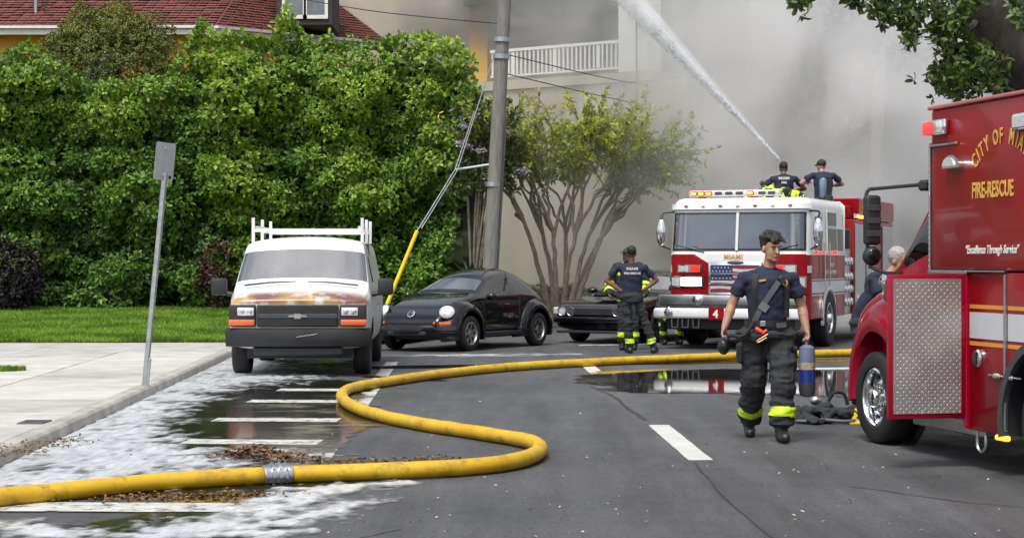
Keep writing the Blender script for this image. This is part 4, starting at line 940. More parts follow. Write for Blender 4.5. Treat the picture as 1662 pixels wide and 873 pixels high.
def jet():
    A = W(913, 131, 37.6); B = W(738, -2, 45.5); d = (B - A); r = tag(empty('water_jet', A), 'white jet of water shooting up and left from the fire engine roof', 'water jet')
    n = 16000; t = rng.uniform(0, 1.35, n) ** .9; s, q = frame(d); s, q = np.array(s), np.array(q)
    spread = .02 + .10 * t ** 1.2; a = rng.normal(0, 1, (n, 2)) * spread[:, None] * .5; drop = -.35 * t * t
    C = np.array(d)[None] * t[:, None] + s[None] * a[:, :1] + q[None] * a[:, 1:] - np.array([0, 0, 1.0])[None] * (np.abs(rng.normal(0, .16, n)) * t)[:, None]
    L = rng.uniform(.05, .30, n); w = rng.uniform(.0015, .006, n) * (1 + t)
    D = np.array(d.normalized())[None] + rng.normal(0, .05, (n, 3)); S = np.cross(D, unit(n)); S /= np.linalg.norm(S, axis=1, keepdims=True); T = np.cross(D, S)
    V = np.stack([C - D * L[:, None] / 2, C + S * w[:, None], C - S * w[:, None] * .5 + T * w[:, None] * .87, C - S * w[:, None] * .5 - T * w[:, None] * .87, C + D * L[:, None] / 2], 1).reshape(-1, 3)
    k = (np.arange(n) * 5)[:, None]; F = np.concatenate([k + np.array([[0, 1, 2]]), k + np.array([[0, 2, 3]]), k + np.array([[0, 3, 1]]), k + np.array([[4, 2, 1]]), k + np.array([[4, 3, 2]]), k + np.array([[4, 1, 3]])], 0)
    o = link('droplets', np_mesh('droplets', V, F), pm('water_droplets', (.9, .92, .94), .3, var=.03, alpha=.55), r); tag(o, kind='stuff')
    b = MB(); k = 12; b.tube([d * (1.35 * i / k) for i in range(k + 1)], [.035 + .34 * (i / k) ** 1.1 for i in range(k + 1)], 14); b.build('spray', volume('water_spray', 4.0, (.97, .98, 1), .3, (.35, .7), 1.6, .15), r)
jet()
# ================================================================ vehicles
def wheel(parent, x, y, r, w, side, rim='steel', rr=.62, spokes=6, holes=0, name='wheel', hub=.1, style='alloy'):
    """side +1: the outer face looks to +y. wheel > tyre, rim"""
    t = MB(); h = w / 2
    t.lathe([(r * rr, -h * .9), (r * .9, -h), (r * .985, -h * .8), (r, -h * .4), (r, h * .4), (r * .985, h * .8), (r * .9, h), (r * rr * 1.03, h * .92), (r * rr, h * .7), (r * rr, -h * .9)], 36, (0, 0, 0), 'y', cap=False)
    o = t.build(name, 'rubber', parent, angle=50); o.location = (x, y, r)
    m = MB(); R_ = r * rr; s = side
    def ring(p): m.lathe([(a, b * s) for a, b in p], 36, (0, 0, 0), 'y', cap=False)
    ring([(R_, h * .86), (R_ * .93, h * .9), (R_ * .88, h * .72), (R_ * .86, -h * .6)])
    if style == 'alloy':
        m.lathe([(R_ * .30, h * .30 * s), (R_ * .30, h * .72 * s), (R_ * .12, h * .78 * s)], 18, (0, 0, 0), 'y')
        for k in range(spokes):
            a = 2 * math.pi * k / spokes; e = Vector((math.cos(a), 0, math.sin(a))); tn = Vector((-math.sin(a), 0, math.cos(a)))
            A = e * R_ * .25 + Vector((0, h * .6 * s, 0)); B = e * R_ * .90 + Vector((0, h * .7 * s, 0)); wd = R_ * .15
            vs = [A - tn * wd * .7, A + tn * wd * .7, B + tn * wd, B - tn * wd]; F = [m.v(p) for p in vs]; K = [m.v(p - Vector((0, .03 * s, 0))) for p in vs]; m.f(F); m.f(K[::-1])
            for q in range(4): m.f([F[q], F[(q + 1) % 4], K[(q + 1) % 4], K[q]])
    else:                                                   # truck disc with hand holes and a domed hub
        m.lathe([(a, b * s) for a, b in ((R_ * .88, h * .25), (R_ * .80, h * .18), (R_ * .60, h * .45), (R_ * .48, h * .55), (R_ * .44, h * .52), (R_ * .34, h * .55), (R_ * .33, h * .95), (R_ * .28, h * 1.12), (R_ * .12, h * 1.2))], 36, (0, 0, 0), 'y')
    ro = m.build('rim', rim, o, angle=40)
    if style == 'alloy':
        d = MB(); d.lathe([(R_ * .86, h * .05 * s), (.02, h * .05 * s)], 24, (0, 0, 0), 'y'); d.build('brake_disc', 'black_plastic', o)
    else:
        for k in range(holes):
            a = 2 * math.pi * (k + .5) / holes; d = MB(); c = (R_ * .70 * math.cos(a), h * .325 * s, R_ * .70 * math.sin(a)); d.lathe([(R_ * .085, -.012), (R_ * .085, .012)], 12, c, 'y'); d.build('hand_hole', 'black_plastic', ro)
        for k in range(10):
            a = 2 * math.pi * k / 10; d = MB(); d.lathe([(.017, 0), (.017, .03 * s), (.01, .035 * s)], 6, (R_ * .42 * math.cos(a), h * .52 * s, R_ * .42 * math.sin(a)), 'y'); d.build('lug_nut', 'chrome', ro)
    return o
def car_root(name, label, cat, loc, fwd, group=None):
    return tag(empty(name, (loc[0], loc[1], 0), math.atan2(fwd[1], fwd[0])), label, cat, group)

def cabin(r, x, ys, zf, zs, zt, xb, dash=.55):
    """seats, dashboard and wheel behind the glass"""
    for s in (-1, 1):
        b = MB(); b.bx(x - .5, x, s * ys - .24, s * ys + .24, zs - .12, zs, .04, 2); q = b.build('seat', 'seat_cloth', r); b = MB(); b.box((x - .52, s * ys, zs + .28), (.14, .46, .58), .05, Matrix.Rotation(-.2, 3, 'Y'), 2); b.build('seat_back', 'seat_cloth', q); b = MB(); b.box((x - .60, s * ys, zs + .66), (.10, .24, .17), .04, None, 2); b.build('headrest', 'seat_cloth', q)
    b = MB(); b.bx(x + dash - .25, x + dash + .1, -ys - .24, ys + .24, zf - .1, zt - .1, .05, 2); b.build('dashboard', 'black_plastic', r)
    b = MB(); P_ = [(x + dash - .32 - .05 * math.sin(t), ys + .17 * math.cos(t), zt - .06 + .16 * math.sin(t)) for t in np.linspace(0, 6.283, 21)]; b.tube(P_, .016, 6); b.build('steering_wheel', 'black_plastic', r)
# ---- white work van with roof rack
def van():
    r = car_root('cargo_van', 'white cargo van with rusty hood, black bumper and ladder rack by the kerb', 'van', (-2.98, 26.75), (.03, -1))
    st = []
    def S(x, zb, w, z2, zbelt, pts): st.append([(x, 0, zb), (x, w * .86, zb), (x, w * .985, zb + .1), (x, w, z2), (x, w * .985, zbelt)] + [(x, w * a, z) for a, z in pts])
    S(.84, .42, .88, .62, .96, ((.90, 1.02), (.78, 1.05), (0, 1.07)))
    S(.78, .38, .955, .66, 1.00, ((.92, 1.07), (.80, 1.10), (0, 1.13)))
    S(.45, .36, .985, .72, 1.06, ((.93, 1.14), (.82, 1.17), (0, 1.21)))
    S(.26, .36, 1.0, .74, 1.09, ((.93, 1.18), (.84, 1.22), (0, 1.27)))
    S(.18, .36, 1.0, .74, 1.10, ((.955, 1.20), (.87, 1.24), (0, 1.29)))
    S(-.46, .36, 1.0, .74, 1.12, ((.855, 1.80), (.80, 1.835), (0, 1.885)))
    S(-.52, .36, 1.0, .74, 1.12, ((.848, 1.835), (.78, 1.875), (0, 1.92)))
    S(-.70, .36, 1.0, .74, 1.12, ((.845, 1.85), (.75, 1.92), (0, 1.97)))
    for x in (-1.25, -1.38, -2.6, -3.9): S(x, .36, 1.0, .74, 1.12, ((.845, 1.84), (.73, 1.93), (0, 1.985)))
    S(-4.05, .38, .985, .74, 1.12, ((.84, 1.83), (.72, 1.90), (0, 1.95)))
    S(-4.12, .45, .95, .74, 1.10, ((.82, 1.78), (.70, 1.84), (0, 1.88)))
    # a narrow paint frame stays round each pane: extra rows at the belt and the roof edge
    st2 = []
    for s in st:
        a, c = Vector(s[4]), Vector(s[5]); st2.append(s[:5] + [tuple(a.lerp(c, .14)), tuple(a.lerp(c, .86))] + s[5:])
    def tags(i, j):
        if i == 4 and j in (8,): return 1
        if i == 4 and j == 7: return 1
        if j == 5 and i in (7,): return 2
        return 0
    me = evaluated(loft(st2, tags), [('SUBSURF', dict(levels=2, render_levels=2))])
    me = cutters(me, [(0, .36, .45, .55, 1.3), (0, .36, .45, -1.3, -.55), (-3.43, .36, .45, .55, 1.3), (-3.43, .36, .45, -1.3, -.55)], 4, 3)
    hoodm = pm('van_paint', (.72, .72, .70), .32, var=.05, coat=.3)
    n = hoodm.node_tree.nodes; l = hoodm.node_tree.links; p = n['Principled BSDF']; src = p.inputs['Base Color'].links[0].from_socket
    tc = n.new('ShaderNodeTexCoord'); sp = n.new('ShaderNodeSeparateXYZ'); l.new(tc.outputs['Object'], sp.inputs[0])
    a = n.new('ShaderNodeMapRange'); a.inputs[1].default_value = .40; a.inputs[2].default_value = .66; l.new(sp.outputs['X'], a.inputs[0])
    c = n.new('ShaderNodeMapRange'); c.inputs[1].default_value = .97; c.inputs[2].default_value = 1.02; l.new(sp.outputs['Z'], c.inputs[0])
    q = n.new('ShaderNodeTexNoise'); q.inputs['Scale'].default_value = 5; q.inputs['Detail'].default_value = 9; l.new(tc.outputs['Object'], q.inputs['Vector'])
    t = n.new('ShaderNodeMapRange'); t.inputs[1].default_value = .30; t.inputs[2].default_value = .52; l.new(q.outputs['Fac'], t.inputs[0])
    m1 = n.new('ShaderNodeMath'); m1.operation = 'MULTIPLY'; l.new(a.outputs[0], m1.inputs[0]); l.new(c.outputs[0], m1.inputs[1]); m2 = n.new('ShaderNodeMath'); m2.operation = 'MULTIPLY'; l.new(m1.outputs[0], m2.inputs[0]); l.new(t.outputs[0], m2.inputs[1])
    rc = n.new('ShaderNodeValToRGB'); rc.color_ramp.elements[0].color = (.18, .07, .045, 1); rc.color_ramp.elements[1].color = (.45, .28, .10, 1); rc.color_ramp.elements[0].position = .4; rc.color_ramp.elements[1].position = .62
    q2 = n.new('ShaderNodeTexNoise'); q2.inputs['Scale'].default_value = 2.2; l.new(tc.outputs['Object'], q2.inputs['Vector']); l.new(q2.outputs['Fac'], rc.inputs[0])
    mx = n.new('ShaderNodeMix'); mx.data_type = 'RGBA'; l.new(m2.outputs[0], mx.inputs[0]); l.new(src, mx.inputs[6]); l.new(rc.outputs[0], mx.inputs[7]); l.new(mx.outputs[2], p.inputs['Base Color'])
    P_ = split_mats(me, [('body', hoodm), ('windshield', 'clear_glass'), ('side_window', 'tint_glass'), ('wheel_well', 'black_plastic')], r)
    cabin(r, -.35, .55, .78, .80, 1.25, -1.25); b = MB(); b.bx(-1.45, -1.40, -.88, .88, .5, 1.86); b.build('dark_liner', 'dark_grey', r)  # dark panel added so the white shell behind the windshield looks dim
    P_[0]['label'] = 'white body, its hood front rusted and peeling'
    islands(P_[2], r, 'side_window'); islands(P_[3], r, 'wheel_well')
    # front end
    b = MB(); b.bx(.80, .90, -.56, .56, .70, 1.00, .02, 2); g = b.build('grille', 'black_plastic', r)
    b = MB(); b.bx(.895, .915, -.55, .55, .815, .875, .006); b.build('grille_bar', 'dark_grey', g)
    for z in (.735, .765, .795, .895, .925, .955, .98):
        b = MB(); b.bx(.893, .908, -.53, .53, z - .004, z + .004); b.build('slat', 'dark_grey', g)
    e = MB(); bow = [(-.13, -.012), (-.045, -.012), (-.045, -.034), (.045, -.034), (.045, -.012), (.13, -.012), (.115, .016), (.045, .016), (.045, .036), (-.045, .036), (-.045, .016), (-.115, .016)]
    e.prism([(y, .845 + z) for y, z in bow], .914, .926, 'x'); e.build('emblem', 'chrome', g, smooth=False)
    for s in (-1, 1):
        b = MB(); b.bx(.765, .885, s * .575, s * .945, .705, 1.0, .02, 2); h = b.build('headlight', 'black_plastic', r)
        b = MB(); b.bx(.86, .90, s * .60, s * .83, .85, .965, .014, 2); b.build('lamp', 'lens', h)
        for q_ in (.66, .77):
            b = MB(); b.lathe([(.045, .898), (.03, .905), (.008, .9055)], 16, (0, s * q_, .908), 'x'); b.build('reflector', 'chrome', h)
        b = MB(); b.bx(.80, .897, s * .59, s * .95, .715, .80, .014, 2); b.build('turn_signal', 'amber', h)
        # mirror
        b = MB(); b.bx(-.02, .12, s * 1.07, s * 1.29, 1.12, 1.36, .04, 2); mo = b.build('mirror', 'black_plastic', r)
        b = MB(); b.tube([(.06, s * .95, 1.12), (.05, s * 1.12, 1.16)], .035, 8); b.build('arm', 'black_plastic', mo)
        b = MB(); b.bx(-.028, -.021, s * 1.09, s * 1.27, 1.14, 1.34); b.build('mirror_glass', 'chrome', mo)
        wheel(r, 0, s * .85, .36, .245, s, 'dark_grey', .60); wheel(r, -3.43, s * .85, .36, .245, s, 'dark_grey', .60)
        b = MB(); b.tube([(.265, s * .80, 1.262), (.245, s * .45, 1.30), (.235, s * .08, 1.315)], (.014, .012, .008), 5); b.build('wiper', 'black_plastic', r)
    b = MB(); rows = []
    for y in np.linspace(-1.0, 1.0, 13):
        k = .92 - .20 * max(0, abs(y) - .72) ** 1.5 * 4; rows.append([(k - .10, y, .42), (k - .02, y, .43), (k, y, .47), (k + .02, y, .56), (k, y, .655), (k - .03, y, .675), (k - .14, y, .68)])
    b.grid(rows); bo = b.build('front_bumper', 'black_plastic', r)
    b = MB(); b.bx(.70, .86, -.62, .62, .30, .42, .02); b.build('air_dam', 'black_plastic', r)
    for k in range(5):
        b = MB(); b.box((.945, .02 + k * .055, .565 + .008 * k), (.004, .06, .006), 0, Matrix.Rotation(.3, 3, 'X')); b.build('scratch', 'lens', bo)
    b = MB(); b.bx(-3.9, .4, -.75, .75, .24, .37); b.build('chassis', 'black_plastic', r)
    b = MB(); b.tube([(-.1, -.3, .25), (-3.9, -.3, .25)], .05, 8); b.build('exhaust', 'steel', r)
    b = MB(); b.bx(.02, .18, .05, .40, 1.165, 1.18); b.build('dashboard_papers', 'lettering', r)
    b = MB(); b.bx(-4.16, -4.08, -.95, .95, .45, .62, .02); b.build('rear_bumper', 'black_plastic', r)
    # ladder rack
    rk = []
    b = MB(); b.bx(-.93, -.88, -.80, .80, 2.03, 2.08); k0 = b.build('roof_rack', 'trim', r, smooth=False)
    for x in (-.905, -2.2, -3.5):
        if x < -1: b = MB(); b.bx(x - .025, x + .025, -.80, .80, 2.03, 2.08); b.build('cross_bar', 'trim', k0, smooth=False)
        for s in (-1, 1): b = MB(); b.bx(x - .02, x + .02, s * .80 - .022, s * .80 + .022, 1.88, 2.24); b.build('upright', 'trim', k0, smooth=False)
    for s in (-1, 1): b = MB(); b.bx(-3.7, -.95, s * .755 - .02, s * .755 + .02, 2.085, 2.12); b.build('side_rail', 'trim', k0, smooth=False)
    for s in (-1, 1):
        for x0, x1, z0, z1 in ((-2.6, -1.5, .62, 1.0),):
            b = MB(); b.tube([(x0, s * 1.003, .95), (x1, s * 1.003, .95)], .006, 4); b.build('body_crease', 'dark_grey', r)
van()

# ---- black rounded compact car
def beetle():
    r = car_root('compact_car', 'shiny black rounded compact car with arched fenders and round headlights', 'car', (-.84, 34.98), (-.497, -.868))
    top = [(2.02, .50), (1.96, .60), (1.80, .73), (1.5, .85), (1.1, .96), (.82, 1.02), (.74, 1.06), (.22, 1.34), (.12, 1.375), (-.2, 1.465), (-.6, 1.49), (-.68, 1.488), (-1.0, 1.42), (-1.28, 1.28), (-1.36, 1.23), (-1.62, 1.03), (-1.82, .82), (-1.96, .62), (-2.0, .48)]
    st = []
    for x, zt in top:
        e = 1 - (abs(x) / 2.15) ** 4; w = .55 + .22 * e; belt = min(zt - .02, .93 - .04 * abs(x) ** 1.5 * .4); belt = min(belt, zt * .93); zb = .24 + .10 * (abs(x) / 2) ** 4
        g = max(0, min(1, (zt - 1.0) / .4)); rw = w * (.93 - .25 * g)
        st.append([(x, 0, zb), (x, w * .85, zb), (x, w, zb + .1), (x, w, (zb + belt) / 2), (x, w * .97, belt), (x, w * .97 * .93 + rw * .07, belt + (zt - belt) * .14), (x, rw * .98, belt + (zt - belt) * .72), (x, rw * .9, belt + (zt - belt) * .84), (x, rw * .62, belt + (zt - belt) * .95), (x, 0, zt)])
    def tags(i, j):
        if i == 6 and j >= 7: return 1
        if i in (13, 14) and j >= 7 and i == 14: return 1
        if j in (5,) and 7 <= i <= 12 and i != 10: return 2
        return 0
    me = evaluated(loft(st, tags), [('SUBSURF', dict(levels=2, render_levels=2))])
    me = cutters(me, [(1.25, .32, .39, .45, 1.2), (1.25, .32, .39, -1.2, -.45), (-1.25, .32, .39, .45, 1.2), (-1.25, .32, .39, -1.2, -.45)], 4, 3)
    P_ = split_mats(me, [('body', 'black_paint'), ('windshield', 'clear_glass'), ('side_window', 'tint_glass'), ('wheel_well', 'black_plastic')], r)
    cabin(r, .15, .36, .7, .55, 1.0, -1); islands(P_[1], r, 'windshield'); islands(P_[2], r, 'side_window'); islands(P_[3], r, 'wheel_well')
    for sx in (1, -1):
        for s in (-1, 1):                                   # arched fenders, cut out over the wheel
            rows = []; N_ = 20; cx_ = 1.25 * sx
            for j, (k, y) in enumerate(((.60, .60), (.57, .74), (.515, .83), (.45, .868), (.40, .868), (.40, .80))):
                row = []
                for i in range(N_ + 1):
                    a = R(-14) + R(208) * i / N_; fl = 1 + (.10 if (math.cos(a) * sx > 0) else .06) * abs(math.cos(a)) * (j < 3); row.append((cx_ + k * fl * math.cos(a), s * y, .32 + k * math.sin(a) * (1.0 if j > 3 else .98)))
                rows.append(row)
            b = MB(); b.grid(rows); b.build('fender', 'black_paint', r, angle=60)
            wheel(r, cx_, s * .765, .315, .20, s, 'steel', .66, 7)
    for s in (-1, 1):
        b = MB(); b.X = Matrix.Translation((1.775, s * .665, .70)) @ Matrix.Rotation(s * .42, 4, 'Z') @ Matrix.Rotation(-.55, 4, 'Y'); b.ell((0, 0, 0), (.075, .145, .135), nu=20, nv=12); h = b.build('headlight', 'lens', r)
        b = MB(); b.X = Matrix.Translation((1.775, s * .665, .70)) @ Matrix.Rotation(s * .42, 4, 'Z') @ Matrix.Rotation(-.55, 4, 'Y'); b.lathe([(.140, -.03), (.152, -.005), (.144, .02)], 24, (0, 0, 0), 'x', cap=False); b.build('bezel', 'black_paint', h)
        b = MB(); b.X = Matrix.Translation((1.905, s * .64, .505)) @ Matrix.Rotation(s * .50, 4, 'Z'); b.bx(-.02, .03, -.16, .16, -.028, .028, .012, 2); b.build('turn_signal', 'amber', r)
        b = MB(); b.ell((.62, s * .90, .97), (.10, .10, .075)); mo = b.build('mirror', 'black_paint', r); b = MB(); b.tube([(.62, s * .72, .92), (.62, s * .85, .95)], .03, 8); b.build('arm', 'black_plastic', mo)
        b = MB(); b.bx(-.68, .72, s * .765, s * .80, .24, .32, .012); b.build('running_board', 'black_plastic', r)
        b = MB(); b.box((-.15, s * .775, .80), (.16, .03, .03), .01); b.build('door_handle', 'black_paint', r)
        pts = [(.70, s * .775, .90), (.66, s * .782, .6), (.62, s * .775, .34)]; b = MB(); b.tube(pts, .005, 4); b.build('door_seam', 'black_plastic', r)
        b = MB(); b.tube([(-.62, s * .765, .93), (-.62, s * .782, .6), (-.55, s * .775, .34)], .005, 4); b.build('door_seam', 'black_plastic', r)
    b = MB(); rows = []
    for y in np.linspace(-.86, .86, 17):
        k = 2.09 - .26 * abs(y / .84) ** 2.8; rows.append([(k - .16, y, .26), (k - .04, y, .27), (k, y, .33), (k, y, .41), (k - .03, y, .475), (k - .12, y, .50)])
    b.grid(rows); bo = b.build('front_bumper', 'black_paint', r)
    b = MB(); b.bx(2.04, 2.078, -.40, .40, .29, .365, .03, 3); b.build('air_intake', 'black_plastic', bo)
    rows = []; b = MB()
    for y in np.linspace(-.80, .80, 15):
        k = -2.05 + .30 * abs(y / .8) ** 2.6; rows.append([(k + .16, y, .28), (k + .03, y, .29), (k, y, .36), (k, y, .46), (k + .05, y, .56), (k + .16, y, .58)])
    b.grid(rows); b.build('rear_bumper', 'black_paint', r)
    b = MB(); b.X = Matrix.Translation((1.905, 0, .665)) @ Matrix.Rotation(R(-38), 4, 'Y'); b.lathe([(.075, -.01), (.075, .012), (.06, .014), (.06, -.01)], 24, (0, 0, 0), 'x', cap=False)
    for pts in (((-.032, .045), (-.008, .005), (0, .022), (.008, .005), (.032, .045)), ((-.05, .025), (-.022, -.048), (0, -.005), (.022, -.048), (.05, .025))):
        b.tube([(.010, y, z) for y, z in pts], .006, 4)
    b.build('emblem', 'chrome', r)
    for s in (-1, 1):
        b = MB(); b.tube([(.80, s * .52, 1.04), (.79, s * .1, 1.07)], (.012, .008), 5); b.build('wiper', 'black_plastic', r)
    b = MB(); b.bx(-1.7, 1.6, -.55, .55, .20, .32); b.build('chassis', 'black_plastic', r)
beetle()

# ---- black coupe behind the firefighters
def coupe():
    r = car_root('coupe', 'low black muscle coupe behind the standing firefighter, facing the street', 'car', (2.83, 38.7), (-.497, -.868))
    S_ = [(2.48, .66, .62, .80), (2.44, .72, .60, .90), (2.2, .80, .70, .93), (1.6, .86, .78, .94), (.95, .93, .80, .95), (.78, .97, .80, .95), (.70, .99, .80, .95), (-.02, 1.36, .80, .95), (-.10, 1.385, .80, .95), (-.7, 1.44, .80, .96), (-.8, 1.44, .80, .96), (-1.3, 1.36, .80, .97), (-1.38, 1.34, .80, .97), (-1.85, 1.10, .80, .96), (-2.35, 1.02, .78, .93), (-2.48, .92, .66, .88)]
    st = []
    for x, zt, belt, w in S_:
        g = max(0, min(1, (zt - 1.0) / .35)); belt = min(belt + .10, zt - .05); rw = w * (.95 - .32 * g); zb = .22 + (.06 if abs(x) > 2.3 else 0)
        st.append([(x, 0, zb), (x, w * .88, zb), (x, w * .98, zb + .08), (x, w, (zb + belt) / 2), (x, w * .96, belt), (x, w * .9 * .9 + rw * .1, belt + (zt - belt) * .15), (x, rw, belt + (zt - belt) * .74), (x, rw * .9, belt + (zt - belt) * .9), (x, rw * .6, zt - .01), (x, 0, zt)])
    def tags(i, j):
        if i == 6 and j >= 7: return 1
        if i == 12 and j >= 7: return 1
        if j == 5 and i in (7, 8, 10, 11): return 2
        return 0
    me = evaluated(loft(st, tags), [('SUBSURF', dict(levels=2, render_levels=2))])
    me = cutters(me, [(1.5, .35, .42, .55, 1.3), (1.5, .35, .42, -1.3, -.55), (-1.45, .35, .42, .55, 1.3), (-1.45, .35, .42, -1.3, -.55)], 4, 3)
    P_ = split_mats(me, [('body', 'black_paint'), ('windshield', 'clear_glass'), ('side_window', 'tint_glass'), ('wheel_well', 'black_plastic')], r)
    cabin(r, .15, .36, .7, .55, 1.0, -1); islands(P_[1], r, 'windshield'); islands(P_[2], r, 'side_window'); islands(P_[3], r, 'wheel_well')
    b = MB(); b.bx(2.40, 2.50, -.80, .80, .54, .70, .02); g = b.build('grille', 'black_plastic', r)
    for s in (-1, 1):
        for y in (.50, .69):
            b = MB(); b.lathe([(.075, 2.49), (.07, 2.515), (.03, 2.518)], 20, (0, s * y, .62), 'x'); h = b.build('headlight', 'lens' if y > .6 else 'dark_grey', r)
            b = MB(); b.lathe([(.077, 2.49), (.088, 2.512), (.082, 2.522), (.074, 2.515)], 20, (0, s * y, .62), 'x', cap=False); b.build('halo_ring', 'steel', h)
        b = MB(); b.ell((.55, s * 1.03, 1.0), (.10, .12, .07)); b.build('mirror', 'black_paint', r)
        for x in (1.5, -1.45): wheel(r, x, s * .83, .345, .24, s, 'dark_grey', .70, 5)
        b = MB(); b.bx(2.36, 2.47, s * .80, s * .915, .56, .70, .02); b.build('marker_lamp', 'lens', r)
        b = MB(); b.tube([(.86, s * .6, .965), (.85, s * .1, .99)], (.012, .008), 5); b.build('wiper', 'black_plastic', r)
    b = MB(); b.bx(2.38, 2.53, -.88, .88, .40, .52, .03, 2); b.build('front_bumper', 'black_paint', r)
    b = MB(); b.bx(2.30, 2.54, -.80, .80, .20, .25, .01); b.build('splitter', 'black_plastic', r)
    b = MB(); b.bx(1.55, 2.0, -.28, .28, .90, .955, .02); b.build('hood_scoop', 'black_paint', r)
coupe()
# ================================================================ fire engine
def engine():
    fw = Vector((-.375, -.927)); r = tag(empty('fire_engine', (4.6, 35.6, 0), math.atan2(fw.y, fw.x)), 'red and white fire engine with lit beacons facing the camera', 'fire engine')
    Wd, rc, X0 = 1.33, .32, 1.3; F_ = Wd - rc; A_ = rc * math.pi / 2; END = F_ + A_ + (X0 - rc) + 1.85
    def S(s, z, off=0):
        sg = 1 if s >= 0 else -1; s = abs(s); xr = -.15 * max(0, z - 1.7); k = 1 - .018 * max(0, z - 1.7)
        if s < F_: p, n = (X0 + xr, s), (1, 0)
        elif s < F_ + A_: a = (s - F_) / rc; p, n = (X0 - rc + xr + rc * math.cos(a), F_ + rc * math.sin(a)), (math.cos(a), math.sin(a))
        else: p, n = (X0 - rc + xr * max(0, 1 - (s - F_ - A_)) - (s - F_ - A_), Wd), (0, 1)
        return Vector((p[0] + n[0] * off, sg * (p[1] * k + n[1] * off), z))
    def patch(name, s0, s1, z0, z1, mat, off=.004, th=.02, parent=r, poly=None, smooth=True):
        b = MB(); ns = max(2, int(abs(s1 - s0) / .07)); nz_ = max(1, int((z1 - z0) / .2)); g, h = [], []
        for j in range(nz_ + 1):
            t = j / nz_; ro, ri = [], []
            for i in range(ns + 1):
                q = i / ns; a, c, e, f = s0, s1, z0, z1
                if poly: a, c, e, f = poly(q, t)
                s = a + (c - a) * q; z = e + (f - e) * t; ro.append(S(s, z, off)); ri.append(S(s, z, off - th))
            g.append(ro); h.append(ri)
        V = b.grid(g); K = b.grid(h)
        for i in range(ns): b.f([V[0][i], V[0][i + 1], K[0][i + 1], K[0][i]]); b.f([V[-1][i], V[-1][i + 1], K[-1][i + 1], K[-1][i]])
        for j in range(nz_): b.f([V[j][0], V[j + 1][0], K[j + 1][0], K[j][0]]); b.f([V[j][-1], V[j + 1][-1], K[j + 1][-1], K[j][-1]])
        return b.build(name, mat, parent, smooth=smooth)
    # cab shell
    zs = [.55, .9, 1.2, 1.5, 1.73]; ss = list(np.concatenate([np.linspace(-END, -F_ - A_, 5), np.linspace(-F_ - A_, -F_, 9)[1:], np.linspace(-F_, F_, 7)[1:], np.linspace(F_, F_ + A_, 9)[1:], np.linspace(F_ + A_, END, 5)[1:]]))
    b = MB(); b.grid([[S(s, z) for s in ss] for z in zs]); b.f([b.v(S(s, .55)) for s in ss][::-1]); cab = b.build('lower_cab', 'red_paint', r)
    b = MB(); zz = (1.73, 1.83, 2.05, 2.27, 2.47, 2.6); rows = [[S(s, z) for s in ss] for z in zz]
    for z, o in ((2.68, -.015), (2.74, -.06), (2.77, -.14)): rows.append([S(s, z, o) for s in ss])
    WS = F_ + A_ / 8 * 4                                     # the windshield opening reaches round the corners
    V = [[b.v(p) for p in row] for row in rows]
    for i in range(len(rows) - 1):
        for q in range(len(ss) - 1):
            if 1 <= i <= 3 and max(abs(ss[q]), abs(ss[q + 1])) <= WS + 1e-4: continue
            b.f([V[i][q], V[i][q + 1], V[i + 1][q + 1], V[i + 1][q]])
    b.f(V[-1]); up = b.build('upper_cab', 'engine_white', r, angle=50)
    b = MB(); v = [b.v((X0 - rc - (END - F_ - A_) - .0, y, z)) for y, z in ((-Wd, .55), (Wd, .55), (Wd, 2.68), (Wd - .1, 2.77), (-Wd + .1, 2.77), (-Wd, 2.68))]; b.f(v); b.build('cab_back', 'engine_white', r)
    patch('front_panel', -.70, .70, 1.50, 1.73, 'engine_white', .006, poly=lambda q, t: (-.42 - .40 * t, .42 + .40 * t, 1.50, 1.735))
    patch('visor', -1.38, 1.38, 2.56, 2.66, 'engine_white', .05, .06)
    for k in range(7):
        y = -1.0 + k * 2 / 6; b = MB(); p = S(y, 2.62, .06); b.box(p, (.03, .07, .03), .008); b.build('marker_light', 'red_lens' if k % 2 == 0 else 'lens', r)
    for a_, c_, z0, z1 in ((-1.30, 1.30, 1.79, 1.835), (-1.30, 1.30, 2.465, 2.50), (-1.30, -1.255, 1.835, 2.465), (1.255, 1.30, 1.835, 2.465)): patch('windshield_gasket', a_, c_, z0, z1, 'black_plastic', .006, .03)
    cabin(r, .45, .72, 1.45, 1.35, 1.92, -.4, .62); b = MB(); b.bx(-.42, -.38, -1.28, 1.28, .8, 2.6); b.build('dark_liner', 'dark_grey', r)  # dark lining panel added to keep the cab interior dim behind the glass
    b = MB(); b.bx(-.35, .9, -.32, .32, 1.3, 1.82, .05, 2); b.build('engine_cover', 'dark_grey', r)
    for s in (-1, 1):
        patch('windshield', s * .03, s * 1.262, 1.832, 2.468, 'engine_glass', .003, .008)
        b = MB(); p0, p1 = S(s * .62, 1.78, .02), S(s * 1.15, 1.90, .02); b.tube([p0, p0.lerp(p1, .5) + Vector((.02, 0, 0)), p1], .012, 5); wp = b.build('wiper', 'black_plastic', r); b = MB(); b.tube([S(s * .75, 1.86, .022), S(s * 1.3, 1.94, .022)], .008, 4); b.build('blade', 'black_plastic', wp)
    b = MB(); b.tube([S(0, 1.80, .012), S(0, 2.49, .012)], .028, 6); b.build('centre_pillar', 'engine_white', r)
    # interior glimpsed through the panes, dark seat backs
    # cab side: door seams, windows, stripes (left side shows, right side mirrored)
    sb = F_ + A_
